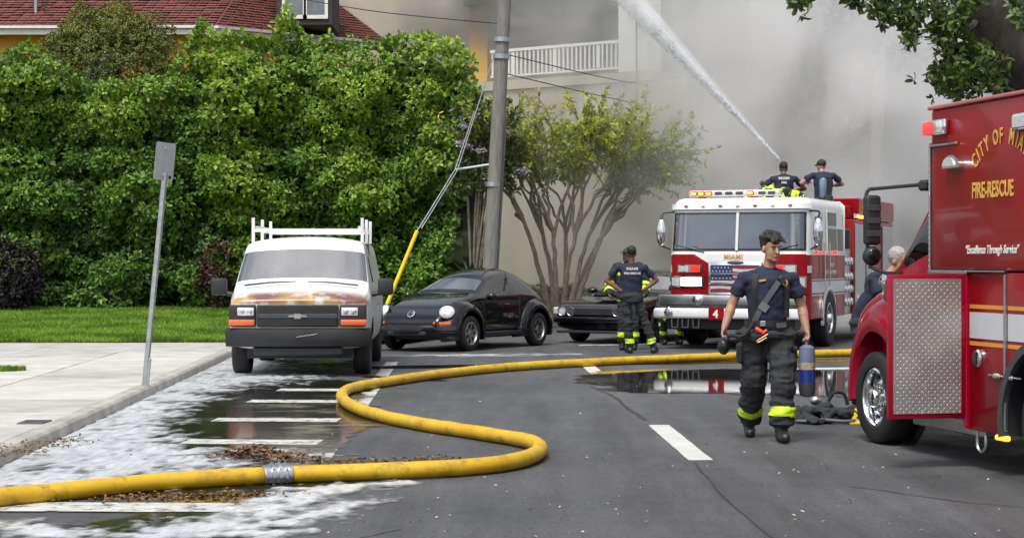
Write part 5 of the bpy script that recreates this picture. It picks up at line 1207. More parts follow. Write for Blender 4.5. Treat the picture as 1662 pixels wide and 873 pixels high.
    for g in (-1, 1):
        for a, c, z0, z1, nm in ((sb + .12, sb + .74, 1.80, 2.42, 'door_window'), (sb + 1.30, sb + 2.05, 1.80, 2.22, 'crew_window'), (sb + 1.30, sb + 2.05, 2.27, 2.52, 'crew_window'), (sb + 2.13, sb + 2.62, 1.80, 2.22, 'crew_window')):
            fr = patch(nm + '_frame', g * (a - .035), g * (c + .035), z0 - .035, z1 + .035, 'engine_white', .014, .02); patch(nm, g * a, g * c, z0, z1, 'glass', .018, .02)
        for s in (sb + .06, sb + .86, sb + 1.16, sb + 2.10, sb + 2.68):
            patch('door_seam', g * s, g * (s + .012), .62, 2.5, 'black_plastic', .003, .01)
        patch('stripe', g * (sb + .0), g * (END - .01), 1.02, 1.23, 'silver_strip', .005, .01)
        patch('gold_line', g * (sb + .0), g * (END - .01), 1.255, 1.27, 'lettering', .005, .01); patch('gold_line', g * (sb + .0), g * (END - .01), .97, .985, 'lettering', .005, .01)
        patch('gold_line', g * (sb - .2), g * (END - .01), 1.715, 1.735, 'lettering', .005, .01)
        for s in (sb + .80, sb + 1.22):
            b = MB(); b.tube([S(g * s, 1.15, .06), S(g * s, 1.95, .06)], .016, 6); b.build('grab_rail', 'chrome', r)
        for s in (sb + .3, sb + .98, sb + 1.75, sb + 1.95):
            b = MB(); b.box(S(g * s, 1.765, .02), (.15 if s < sb + 1.5 else .07, .04, .05), .012); b.build('side_flasher', 'lit_red', r)
        # mirror on its bracket
        p = S(g * (sb - .15), 2.13, .22); b = MB(); b.ell(p, (.07, .10, .26), nu=16, nv=12); mo = b.build('mirror', 'chrome', r)
        b = MB(); b.tube(spline([S(g * (sb - .12), 2.52, .0), S(g * (sb - .12), 2.50, .2), p + Vector((0, 0, .25))], 4), .022, 6); b.tube([p - Vector((0, 0, .24)), S(g * (sb - .1), 1.82, .02)], .018, 6); b.build('bracket', 'black_plastic', mo)
    # wheel arches and front wheels
    for g in (-1, 1):
        for wx, rr in ((-.32, .50), (-4.6, .50)):
            rows = []
            for k, y in ((rr + .10, 1.335), (rr + .10, 1.375), (rr + .03, 1.385), (rr, 1.36), (rr, 1.0)): rows.append([(wx + k * math.cos(R(-12 + 204 * i / 24)), g * y, .53 + k * math.sin(R(-12 + 204 * i / 24))) for i in range(25)])
            b = MB(); b.grid(rows); b.build('wheel_arch', 'chrome', r, angle=50)
            b = MB(); b.lathe([(rr + .02, 0), (rr + .02, .004)], 28, (wx, g * 1.342, .53), 'y'); b.build('wheel_well', 'black_plastic', r)
            wheel(r, wx, g * 1.24, .53, .30, g, 'chrome', .56, style='truck', holes=10)
    b = MB(); b.bx(-1.8, 1.2, -1.15, 1.15, .42, .60); b.build('frame', 'black_plastic', r)
    # grille with flag
    gx = X0 + .02; b = MB(); b.bx(gx - .03, gx + .05, -.52, .50, .99, 1.60, .03, 2); gr = b.build('grille', 'chrome', r)
    y0, y1, z0, z1 = -.47, .45, 1.03, 1.53; b = MB(); b.bx(gx + .052, gx + .056, y0, y1, z0, z1); b.build('mesh_panel', 'dark_grey', gr)
    red = pm('flag_red', (.22, .018, .03), .5); whi = pm('flag_white', (.55, .54, .55), .5); blu = pm('flag_blue', (.018, .03, .10), .5)
    NS = 9
    for k in range(NS):
        rows = [[], []]
        for i in range(21):
            y = y0 + (y1 - y0) * i / 20; wv = .020 * math.sin(6 * (y - y0) / (y1 - y0) + .5)
            for q in (0, 1): rows[q].append((gx + .060, y, max(z0, min(z1, z0 + (z1 - z0) * (k + q) / NS + wv))))
        b = MB(); b.grid(rows); b.build('flag_stripe', red if k % 2 == 0 else whi, gr, smooth=False)
    yc0, yc1, zc = y0, y0 + .42, z0 + .22
    b = MB(); b.bx(gx + .061, gx + .064, yc0, yc1, zc, z1); cn = b.build('flag_canton', blu, gr)
    for i in range(6):
        for j in range(4):
            cy_, cz = yc0 + .045 + i * .066 + (.033 if j % 2 else 0), zc + .04 + j * .065
            if cy_ > yc1 - .03: continue
            b = MB(); b.prism([(cy_ + (.020 if k % 2 == 0 else .008) * math.sin(k * math.pi / 5), cz + (.020 if k % 2 == 0 else .008) * math.cos(k * math.pi / 5)) for k in range(10)], gx + .065, gx + .067, 'x'); b.build('star', whi, cn, smooth=False)
    for z in (1.19, 1.37): b = MB(); b.bx(gx + .066, gx + .085, y0 - .02, y1 + .02, z - .012, z + .012, .004); b.build('grille_bar', 'chrome', gr)
    b = MB(); b.ell((gx + .05, 0, 1.575), (.03, .16, .035)); b.build('badge', 'dark_grey', gr)
    text('MIAMI', .115, 'gold', r, S(-.24, 1.655, .02), basis((0, 1, 0), (0, 0, 1)), bold=.002, sx=1.15)
    # lamp clusters, mirrored
    for g in (-1, 1):
        patch('lamp_bezel', g * .60, g * 1.30, 1.12, 1.33, 'chrome', .02, .03); patch('headlight', g * .66, g * 1.05, 1.15, 1.30, 'lit_white', .03, .03); patch('headlight', g * 1.08, g * 1.26, 1.15, 1.30, 'lens', .03, .03)
        patch('beacon_bezel', g * .66, g * 1.12, 1.39, 1.54, 'chrome', .018, .03); patch('beacon', g * .70, g * .88, 1.41, 1.52, 'lit_red' if g < 0 else 'lit_red', .032, .03); patch('beacon', g * .91, g * 1.09, 1.41, 1.52, 'lens', .028, .03)
        patch('chrome_trim', g * .60, g * 1.38, 1.00, 1.05, 'red_paint', .012, .02); patch('corner_light', g * 1.34, g * 1.46, 1.39, 1.52, 'lens', .016, .02)
    # bumper
    b = MB(); b.bx(1.33, 1.92, -1.30, 1.30, .80, .99, .03, 2); bp = b.build('bumper', 'steel', r)
    b = MB(); b.bx(1.50, 2.0, -1.38, 1.38, .56, .755, .05, 3); b.build('bumper_face', 'engine_white', bp)
    b = MB(); b.bx(1.36, 1.97, -1.36, 1.36, .765, .795, .008); b.build('bumper_seam', 'black_plastic', bp)
    b = MB(); b.bx(1.99, 2.006, -.33, -.04, .545, .77, .004); pl = b.build('number_plate', 'red_paint', bp)
    text('4', .20, 'lettering', pl, (2.009, -.245, .585), basis((0, 1, 0), (0, 0, 1)), bold=.006, name='numeral')
    b = MB(); b.lathe([(.09, 1.92), (.10, 1.95), (.05, 1.975), (.02, 1.99)], 20, (0, -.55, .90), 'x'); b.build('siren', 'chrome', bp)
    for y in (-1.08, 1.08): b = MB(); b.lathe([(.07, 1.99), (.08, 2.03), (.05, 2.05)], 16, (0, y, .68), 'x'); b.build('cap', 'chrome', bp)
    for y in (-1.0, -.8, -.6, .6, .8, 1.0):
        b = MB(); b.tube([(1.88, y - .06, .55), (1.88, y - .05, .40), (1.88, y + .05, .40), (1.88, y + .06, .55)], .014, 5); b.build('tow_hook', 'steel', bp)
    b = MB(); b.bx(1.3, 1.75, -1.2, 1.2, .36, .56, .02); b.build('skid_plate', 'black_plastic', r)
    # light bar on the roof
    b = MB(); b.bx(.62, .92, -1.02, .70, 2.80, 2.92, .03, 2); lb = b.build('light_bar', 'lens', r)
    for y in (-.92, -.78, -.64, .16):
        b = MB(); b.bx(.60, .945, y - .07, y + .07, 2.815, 2.905, .02); b.build('lit_module', 'lit_red', lb); b = MB(); b.box((.95, y, 2.86), (.02, .09, .045), .008); b.build('bulb', 'lit_amber', lb)
    for y in (-.45, -.25, -.05, .38, .56): b = MB(); b.bx(.61, .93, y - .08, y + .08, 2.82, 2.90, .02); b.build('dark_module', 'dark_grey', lb)
    for y in (-.8, .5): b = MB(); b.bx(.7, .85, y - .05, y + .05, 2.755, 2.80); b.build('foot', 'black_plastic', lb)
    # body behind the cab
    bx0 = X0 - rc - (END - F_ - A_)
    b = MB(); b.bx(bx0 - .95, bx0 - .04, -1.25, 1.25, .55, 1.86, .02); b.build('pump_panel', 'steel', r)
    for z in (.8, 1.05, 1.3, 1.6):
        for x in (bx0 - .25, bx0 - .5, bx0 - .75):
            b = MB(); b.lathe([(.08, 0), (.085, .05), (.06, .08)], 14, (x, 1.25, z), 'y'); b.build('valve_cap', 'chrome', r)
    b = MB(); b.bx(bx0 - 5.2, bx0 - .97, -1.30, 1.30, .55, 2.45, .03, 2); body = b.build('body', 'red_paint', r)
    b = MB(); b.bx(bx0 - 5.2, bx0 - 1.4, -1.32, 1.32, 2.46, 2.88, .02); b.build('hose_bed', 'red_paint', r)
    b = MB(); b.bx(bx0 - 1.35, bx0 - .98, -1.2, 1.2, 2.46, 2.72, .02); b.build('deck_locker', 'red_paint', r)
    for x0, x1 in ((-1.0, -2.1), (-2.15, -3.0), (-3.9, -5.1)):
        b = MB(); b.bx(bx0 + x1 + .05, bx0 + x0 - .05, 1.30, 1.325, .75, 2.35, .01); dr = b.build('locker_shutter', 'steel', body)
        b = MB(); b.tube([(bx0 + x1 + .2, 1.345, .85), (bx0 + x0 - .2, 1.345, .85)], .012, 5); b.build('handle', 'chrome', dr)
    b = MB(); b.bx(bx0 - 5.1, bx0 - 1.0, 1.30, 1.318, 2.47, 2.56); b.build('upper_stripe', 'silver_strip', r)
    b = MB(); b.box((bx0 - 1.5, 1.34, 2.5), (.35, .05, .06), .01); b.build('amber_light', 'lit_amber', r)
    q = S(1, 0); 
    text('CLASS 1', .10, 'lettering', r, S(sb + 1.95, 1.50, .012) , basis((-1, 0, 0), (0, 0, 1)), ext=.002, sx=1.3).location = (X0 - rc - 1.35, Wd + .012, 1.50)
    text('FIRE DEPARTMENT', .10, 'lettering', r, (X0 - rc - .95, Wd + .012, 1.36), basis((-1, 0, 0), (0, 0, 1)), ext=.002, sx=1.3)
    text('MIAMI-DADE', .26, 'gold', r, (bx0 - 1.7, 1.325, 2.58), basis((-1, 0, 0), (0, 0, 1)), ext=.002, sx=1.0)
    # deck gun on the roof deck
    b = MB(); b.bx(bx0 - .90, bx0 - .08, -1.1, 1.1, 1.87, 1.93); b.build('deck_plate', 'steel', r)
    b = MB(); b.lathe([(.10, 0), (.10, .9), (.13, .95), (.09, 1.1)], 14, (bx0 - .85, -.35, 1.94)); b.tube([(bx0 - .85, -.35, 2.95), (bx0 - .6, -.5, 3.2)], (.07, .05), 12); b.build('deck_gun', 'dark_grey', r)
    b = MB(); b.box((bx0 - .6, 1.2, 2.05), (.2, .2, .4), .03); b.build('antenna_box', 'black_plastic', r)
    b = MB(); b.lathe([(.09, 0), (.09, .10), (.05, .12)], 14, (bx0 + .2, 1.05, 2.77)); b.build('roof_beacon', 'black_plastic', r)
    return r
M['engine_glass'] = glassmat('engine_windshield', (.55, .62, .70), 1.5, 1.6, .16)
ENGINE = engine()

# ================================================================ rescue truck
def rescue():
    fw = Vector((-.225, .974)); r = tag(empty('rescue_truck', (4.24, 16.75, 0), math.atan2(fw.y, fw.x)), 'big red rescue truck with gold lettering and an open diamond-plate door', 'rescue truck')
    SY = 1.2
    # box
    b = MB(); b.bx(-6.4, -1.36, -SY, SY, 1.52, 2.83, .04, 3); box = b.build('upper_box', 'red_paint', r)
    me = None
    b = MB(); b.bx(-6.4, -1.99, -SY + .01, SY - .012, .30, 1.515, .012, 2); me = cutters(b.mesh('lower'), [(-3.17, .42, .56, .7, 1.5), (-3.17, .42, .56, -1.5, -.7)], 2, 1)
    P_ = split_mats(me, [('lower_box', 'red_paint'), ('wheel_well', 'black_plastic')], r); islands(P_[1], r, 'wheel_well')
    rows = []; b = MB()
    for k, y in ((.62, SY - .005), (.62, SY + .03), (.555, SY + .03), (.555, SY - .02)): rows.append([(-3.17 + k * math.cos(R(-12 + 204 * i / 30)), y, .42 + k * math.sin(R(-12 + 204 * i / 30))) for i in range(31)])
    b.grid(rows); b.build('wheel_arch', 'dark_grey', r, angle=50)
    for x in (-3.17,):
        for g in (-1, 1): wheel(r, x, g * 1.03, .42, .26, g, 'chrome', .62, style='truck', holes=8)
    # roof trim, drip rail, corner extrusion
    b = MB(); b.bx(-6.38, -1.34, SY - .02, SY + .02, 2.815, 2.845, .008); b.build('roof_rail', pm('pink_trim', (.45, .10, .10), .3, coat=.5), r)
    b = MB(); b.bx(-1.375, -1.35, SY - .03, SY + .014, 1.53, 2.55, .006); b.build('corner_trim', 'steel', r)
    b = MB(); b.bx(-2.02, -1.35, SY - .02, SY + .022, 1.50, 1.53, .006); b.build('lower_trim', 'steel', r)
    b = MB(); b.bx(-2.62, -2.02, SY - .02, SY + .02, 1.515, 1.53, .004); b.build('lower_trim', 'steel', r)
    b = MB(); b.bx(-1.86, -1.37, SY, SY + .022, 2.515, 2.535, .005); b.build('trim_bar', 'steel', r)
    for k in range(22):
        b = MB(); b.ell((-1.3625, SY + .0155, 1.56 + k * .045), (.006, .004, .006), nu=8, nv=6); b.build('rivet', 'chrome', r)
    for x in (-3.62, -5.0): b = MB(); b.bx(x - .004, x + .004, SY - .01, SY + .0015, 1.56, 2.80); b.build('panel_seam', 'black_plastic', r)
    # lights
    b = MB(); b.bx(-1.70, -1.44, SY, SY + .05, 2.60, 2.73, .02, 2); h = b.build('flasher', 'chrome', r)
    b = MB(); b.bx(-1.67, -1.55, SY + .03, SY + .065, 2.615, 2.715, .012, 2); b.build('clear_lens', 'lens', h)
    b = MB(); b.bx(-1.50, -1.33, SY - .02, SY + .065, 2.61, 2.72, .02, 2); b.build('red_lens', M['red_glow'], h)
    b = MB(); b.prism([(-1.82 + .30 * .5 - .15 + .15 * math.cos(t), 2.33 + .10 * math.sin(t)) for t in np.linspace(0, math.pi, 14)], SY, SY + .05, 'y'); h = b.build('scene_light', 'chrome', r)
    b = MB(); b.prism([(-1.79 + .10 * math.cos(t), 2.345 + .07 * math.sin(t)) for t in np.linspace(0, math.pi, 12)], SY + .05, SY + .06, 'y'); b.build('lens', 'lens', h)
    b = MB(); b.bx(-3.15, -2.80, SY, SY + .05, 2.55, 2.68, .02, 2); h = b.build('flasher', 'chrome', r); b = MB(); b.bx(-3.13, -2.82, SY + .04, SY + .06, 2.565, 2.665, .01); b.build('clear_lens', 'lens', h)
    # lettering (reads from front to back)
    Bt = lambda a: basis((-math.cos(a), 0, math.sin(a)), (math.sin(a), 0, math.cos(a)))
    word = 'CITY OF MIAMI'; Rr = .64; cx_, cz = -2.575, 2.535 - Rr
    wid = dict(I=.42, M=1.15); wd_ = lambda c: wid.get(c, .82 if c != ' ' else .55); tot = sum(map(wd_, word)); acc_ = 0
    lt = empty('arched_lettering', parent=r)
    for c in word:
        w = wd_(c); t = (acc_ + w / 2) / tot - .5; acc_ += w
        if c == ' ': continue
        a = t * 1.62; x = cx_ - Rr * math.sin(a); z = cz + Rr * math.cos(a)
        text(c, .165, 'gold', lt, (x + math.sin(a) * .055, SY + .004, z - .055 * math.cos(a)), basis((-math.cos(a), 0, -math.sin(a)), (-math.sin(a), 0, math.cos(a))), name='letter', bold=.003, ext=.002, sx=.66, align='CENTER')
    text('FIRE-RESCUE', .168, 'gold', r, (-2.09, SY + .004, 2.085), basis((-1, 0, 0), (0, 0, 1)), bold=.004, ext=.002, sx=.70)
    text('\u201cExcellence Through Service\u201d', .088, 'lettering', r, (-1.98, SY + .004, 1.66), basis((-1, 0, 0), (0, 0, 1)), bold=.002, ext=.002, shear=.25, sx=.80)
    # lower side: stripes, door edges, latch, marker lamp, hook
    for z0, z1, m in ((1.01, 1.21, 'silver_strip'), (1.238, 1.268, 'gold_strip'), (.955, .985, 'gold_strip')):
        for x0, x1 in ((-2.60, -2.03), (-6.38, -2.64)):
            b = MB(); b.bx(x0, x1, SY - .02, SY - .008, z0, z1); b.build('stripe', m, r, smooth=False)
    b = MB(); b.bx(-2.633, -2.607, SY - .02, SY + .012, .34, 1.50, .004); b.build('door_hinge', 'steel', r)
    b = MB(); b.bx(-2.02, -1.97, SY - .05, SY + .016, .31, 1.50, .006); b.build('door_jamb', 'crimson', r)
    b = MB(); b.lathe([(.07, SY - .02), (.07, SY + .0), (.055, SY + .012), (.02, SY + .014)], 20, (-2.17, 0, .86), 'y'); la = b.build('latch', 'chrome', r); b = MB(); b.box((-2.17, SY + .02, .86), (.03, .02, .11), .008); b.build('handle', 'black_plastic', la)
    b = MB(); b.bx(-2.85, -2.35, SY - .01, SY + .006, .735, .75, .003); st_ = b.build('stay', 'steel', r); b = MB(); b.ell((-2.5, SY + .01, .743), (.07, .02, .025)); b.ell((-2.7, SY + .01, .743), (.07, .02, .025)); b.build('catch', 'chrome', st_)
    b = MB(); b.box((-2.56, SY - .01, .285), (.17, .05, .04), .01); b.build('marker_lamp', M['amber_glow'], r)
    b = MB(); b.tube(spline([Vector((-2.08, SY - .05, .30)), Vector((-2.08, SY - .05, .18)), Vector((-2.14, SY - .05, .14)), Vector((-2.21, SY - .05, .18)), Vector((-2.21, SY - .05, .27))], 4), .012, 6); b.build('tow_hook', 'steel', r)
    # open door with diamond-plate lining
    dx = -1.985; d = MB(); d.bx(dx - .025, dx + .025, SY + .01, SY + .655, .39, 1.50, .01, 2); do = d.build('open_door', 'crimson', r)
    do['label'] = 'open compartment door lined with diamond plate'
    b = MB(); b.bx(dx - .032, dx - .024, SY + .055, SY + .62, .43, 1.465); dp = b.build('diamond_plate', M['plate'], do, smooth=False)
    tr = MB(); k = 0; pitch = .026
    for i in range(int(.555 / pitch) + 1):
        for j in range(int(1.02 / pitch) + 1):
            y, z = SY + .068 + i * pitch, .442 + j * pitch; a = R(45) if (i + j) % 2 else R(-45); e = Vector((0, math.cos(a), math.sin(a))); f = Vector((0, -math.sin(a), math.cos(a))); c = Vector((dx - .0325, y, z))
            if y > SY + .612 or z > 1.455: continue
            q = [tr.v(c + e * .012), tr.v(c + f * .0042), tr.v(c - e * .012), tr.v(c - f * .0042)]; t = tr.v(c + Vector((-.0022, 0, 0)))
            for m in range(4): tr.f([q[m], q[(m + 1) % 4], t])
    o = tr.build('tread', M['plate'], do, smooth=False); tag(o, kind='stuff')
    # cab
    st = []
    for x, zt, w in ((.34, 1.30, .86), (.26, 1.38, .90), (.0, 1.44, 1.0), (-.54, 1.56, 1.11), (-.60, 1.58, 1.12), (-1.05, 2.17, 1.12), (-1.11, 2.22, 1.12), (-1.18, 2.25, 1.12), (-1.30, 2.26, 1.12), (-1.37, 2.24, 1.11)):
        belt = min(1.50, zt - .06); g = max(0, min(1, (zt - 1.6) / .5)); rw = w * (1 - .05 * g)
        st.append([(x, 0, .62), (x, w * .9, .62), (x, w, .70), (x, w, 1.1), (x, w, belt), (x, w * .985, belt + (zt - belt) * .12), (x, rw + .01, belt + (zt - belt) * .82), (x, rw * .95, belt + (zt - belt) * .93), (x, rw * .8, zt), (x, 0, zt + .02)])
    def tags(i, j):
        if i == 4 and j >= 8: return 1
        if j == 5 and i in (5, 6, 7): return 2
        if j == 5 and i == 4: return 2
        return 0
    me = evaluated(loft(st, tags), [('SUBSURF', dict(levels=2, render_levels=2))]); P_ = split_mats(me, [('cab', 'crimson'), ('windshield', 'tint_glass'), ('side_window', 'tint_glass')], r); islands(P_[2], r, 'side_window')
    st = []
    for x, zt, w in ((1.42, 1.0, .58), (1.38, 1.16, .66), (1.2, 1.28, .70), (.8, 1.38, .76), (.36, 1.46, .84), (.30, 1.46, .84)):
        st.append([(x, 0, .62), (x, w * .9, .62), (x, w, .68), (x, w, 1.0), (x, w * .97, zt - .12), (x, w * .85, zt - .03), (x, 0, zt)])
    me = evaluated(loft(st, lambda i, j: 0), [('SUBSURF', dict(levels=2, render_levels=2))]); split_mats(me, [('hood', 'crimson')], r)
    b = MB(); b.bx(1.38, 1.46, -.45, .45, .75, 1.15, .03, 2); b.build('grille', 'chrome', r)
    for g in (-1, 1):
        rows = []
        for k, y in ((.84, .72), (.82, .92), (.74, 1.06), (.64, 1.115), (.56, 1.12), (.52, 1.10), (.52, .80)):
            rows.append([(k * .98 * math.cos(R(-8 + 190 * i / 26)) * (1.0 if i > 13 else .80), g * y, .44 + k * 1.05 * math.sin(R(-8 + 190 * i / 26))) for i in range(27)])
        b = MB(); b.grid(rows); fe = b.build('fender', 'crimson', r, angle=60)
        b = MB(); b.lathe([(.54, 0), (.54, .01)], 28, (0, g * .80, .50), 'y'); b.build('wheel_well', 'black_plastic', fe)
        rows = []
        b = MB(); b.bx(-.74, -.46, g * .95, g * 1.10, .40, .95, .02); b.build('fender_skirt', 'crimson', r)
        b = MB(); b.bx(-.52, -.44, g * 1.09, g * 1.14, .76, .84, .01); b.build('reflector', 'lens', r)
        b = MB(); b.X = Matrix.Translation((.02, g * .93, 1.42)); b.ell((0, 0, 0), (.17, .07, .085)); lp = b.build('fender_lamp', 'chrome', r); b = MB(); b.bx(-.20, -.08, g * .86, g * 1.0, 1.36, 1.50, .02); b.build('lamp_back', 'lens', lp)
        b = MB(); b.box((-.30, g * 1.06, 1.20), (.14, .04, .10), .015, Matrix.Rotation(.5, 3, 'Y')); b.build('vent', 'black_plastic', fe)
        b = MB(); b.ell((1.30, g * .56, .95), (.10, .11, .10)); b.build('headlight', 'lens', r)
        wheel(r, 0, g * .97, .405, .26, g, 'chrome', .64, style='truck', holes=8)
        # big rear-view mirrors on a tubular arm
        mx = -.25; b = MB(); b.bx(mx - .04, mx + .05, g * 1.14, g * 1.285, 1.74, 2.17, .03, 3); mo = b.build('mirror', 'black_plastic', r)
        for z in (1.84, 1.95, 2.06): bb = MB(); bb.box((mx - .043, g * 1.2125, z), (.006, .13, .05), .002); bb.build('mirror_pane', 'dark_grey', mo)
        b = MB(); b.X = Matrix.Translation((mx, g * 1.215, 1.645)); b.ell((0, 0, 0), (.07, .085, .085)); lo = b.build('convex_housing', 'black_plastic', mo); b = MB(); b.X = Matrix.Translation((mx - .062, g * 1.215, 1.655)); b.ell((0, 0, 0), (.02, .065, .06)); b.build('convex_glass', 'glass', lo)
        b = MB(); b.tube(spline([Vector((mx, g * 1.25, 1.62)), Vector((mx, g * 1.27, 2.1)), Vector((mx, g * 1.25, 2.21)), Vector((mx - .1, g * 1.2, 2.225)), Vector((-1.06, g * 1.08, 2.235))], 5), .016, 6); b.tube([(mx, g * 1.24, 1.555), (mx - .15, g * 1.16, 1.50), (-.62, g * 1.12, 1.50)], .016, 6); b.build('arm', 'black_plastic', mo)
        b = MB(); b.box((-1.06, g * 1.09, 2.225), (.14, .1, .09), .02); b.build('arm_mount', 'black_plastic', mo)
    b = MB(); b.bx(-1.33, -.55, .80, 1.14, .34, .42, .012); stp = b.build('step', 'steel', r); b = MB(); b.bx(-1.9, -.6, .75, 1.0, .22, .34, .01); b.build('fuel_tank', 'steel', r)
    b = MB(); b.bx(-.98, -.80, 1.135, 1.145, .30, .42, .004); b.build('step_plate', pm('step_plate', (.35, .22, .12), .5, .3, var=.5, scale=30), stp)
    b = MB(); b.bx(-1.98, -1.36, .60, SY - .06, .42, 1.50, .01); b.build('cab_gap_panel', 'black_plastic', r)
    b = MB(); b.bx(-6.2, 1.2, -.5, .5, .45, .62); b.build('chassis', 'black_plastic', r)
    b = MB(); b.bx(-6.3, -1.5, -.9, .9, .36, .50); b.build('underbody', 'black_plastic', r)
    b = MB(); b.bx(1.40, 1.54, -.60, .60, .42, .66, .04, 2); b.build('front_bumper', 'chrome', r)
M['red_glow'] = pm('red_glow', (.9, .06, .05), .3, emit=.6, ecol=(1, .05, .04)); M['amber_glow'] = pm('amber_glow', (.9, .5, .05), .3, emit=1.2, ecol=(1, .55, .05))
M['plate'] = pm('diamond_aluminium', (.52, .52, .51), .42, .85, var=.15, scale=3)
rescue()
# ================================================================ people
M['shaded_eye'] = pm('shaded_eye', (.20, .15, .13), .4)  # eye whites darkened in colour, as shade under the brow
def etube(mb, pts, rx, ry, n=16, xd=Vector((1, 0, 0))):
    pts = [Vector(p) for p in pts]; rings = []
    for i, p in enumerate(pts):
        d = (pts[min(i + 1, len(pts) - 1)] - pts[max(0, i - 1)]).normalized(); a = (xd - d * xd.dot(d)).normalized(); c = d.cross(a)
        rings.append([mb.v(p + a * rx[i] * math.cos(2 * math.pi * j / n) + c * ry[i] * math.sin(2 * math.pi * j / n)) for j in range(n)])
    for i in range(len(pts) - 1):
        for j in range(n): mb.f([rings[i][j], rings[i][(j + 1) % n], rings[i + 1][(j + 1) % n], rings[i + 1][j]])
    mb.f(rings[0][::-1]); mb.f(rings[-1])
def add_hand(b, w, d, palm, side, curl=.6, k=1.0):
    """palm, four bent fingers of unequal length and a thumb leaving the side of the palm. palm: normal of the palm"""
    d = Vector(d).normalized(); pn = (Vector(palm) - d * Vector(palm).dot(d)).normalized(); s = d.cross(pn) * side       # s points to the thumb side
    w = Vector(w); c = w + d * .05 * k
    rot = basis(s, d); b.ell(c, (.043 * k, .052 * k, .017 * k), rot, 12, 8); b.caps(w - d * .02, .027 * k, w + d * .02 * k, .028 * k)
    for i, L in enumerate((.072, .080, .075, .058)):
        o = c + d * .038 * k + s * (.030 - .020 * i) * k; a1 = curl * .55; a2 = curl * 1.25
        e1 = (d * math.cos(a1) + pn * math.sin(a1)); e2 = (d * math.cos(a1 + a2) + pn * math.sin(a1 + a2)); e3 = (d * math.cos(a1 + 1.7 * a2) + pn * math.sin(a1 + 1.7 * a2))
        p1 = o + e1 * L * .48 * k; p2 = p1 + e2 * L * .32 * k; p3 = p2 + e3 * L * .25 * k
        b.caps(o - d * .012, .0105 * k, p1, .0098 * k, 8); b.caps(p1, .0098 * k, p2, .009 * k, 8); b.caps(p2, .009 * k, p3, .008 * k, 8)
    o = c - d * .015 * k + s * .034 * k; p1 = o + (s * .7 + d * .7 + pn * .35).normalized() * .038 * k; p2 = p1 + (d * .9 + pn * (.3 + curl * .5) - s * .1).normalized() * .03 * k
    b.caps(o, .014 * k, p1, .0115 * k, 8); b.caps(p1, .0115 * k, p2, .0095 * k, 8)
def add_head(b, c, rot, k=1.0):
    q = lambda p: c + rot @ (Vector(p) * k)
    b.ell(q((0, .018, .028)), (.076 * k, .098 * k, .098 * k), rot, 16, 12); b.ell(q((0, -.022, -.035)), (.063 * k, .070 * k, .088 * k), rot, 14, 10)
    b.ell(q((0, -.066, -.098)), (.028 * k, .024 * k, .022 * k), rot, 10, 8); b.ell(q((0, -.026, -.082)), (.060 * k, .056 * k, .040 * k), rot, 12, 8)
    b.caps(q((0, -.086, .012)), .010 * k, q((0, -.108, -.032)), .0155 * k, 8); b.ell(q((0, -.078, .030)), (.056 * k, .018 * k, .013 * k), rot, 10, 8)
    for s in (-1, 1):
        b.ell(q((s * .078, .012, -.012)), (.011 * k, .022 * k, .033 * k), rot, 10, 8)
    b.ell(q((0, -.086, -.066)), (.024 * k, .010 * k, .012 * k), rot, 10, 8)
def rot3(yaw=0, pitch=0, roll=0): return (Matrix.Rotation(yaw, 3, 'Z') @ Matrix.Rotation(pitch, 3, 'X') @ Matrix.Rotation(roll, 3, 'Y'))
def band_from(me, test, off=.005):
    """strip of cloth lifted off another garment"""
    bm = bmesh.new(); bm.from_mesh(me); bm.normal_update()
    bmesh.ops.delete(bm, geom=[f for f in bm.faces if not test(f.calc_center_median())], context='FACES')
    for v in bm.verts: v.co += v.normal * off
    m = bpy.data.meshes.new('band'); bm.to_mesh(m); bm.free(); m.polygons.foreach_set('use_smooth', [True] * len(m.polygons)); return m
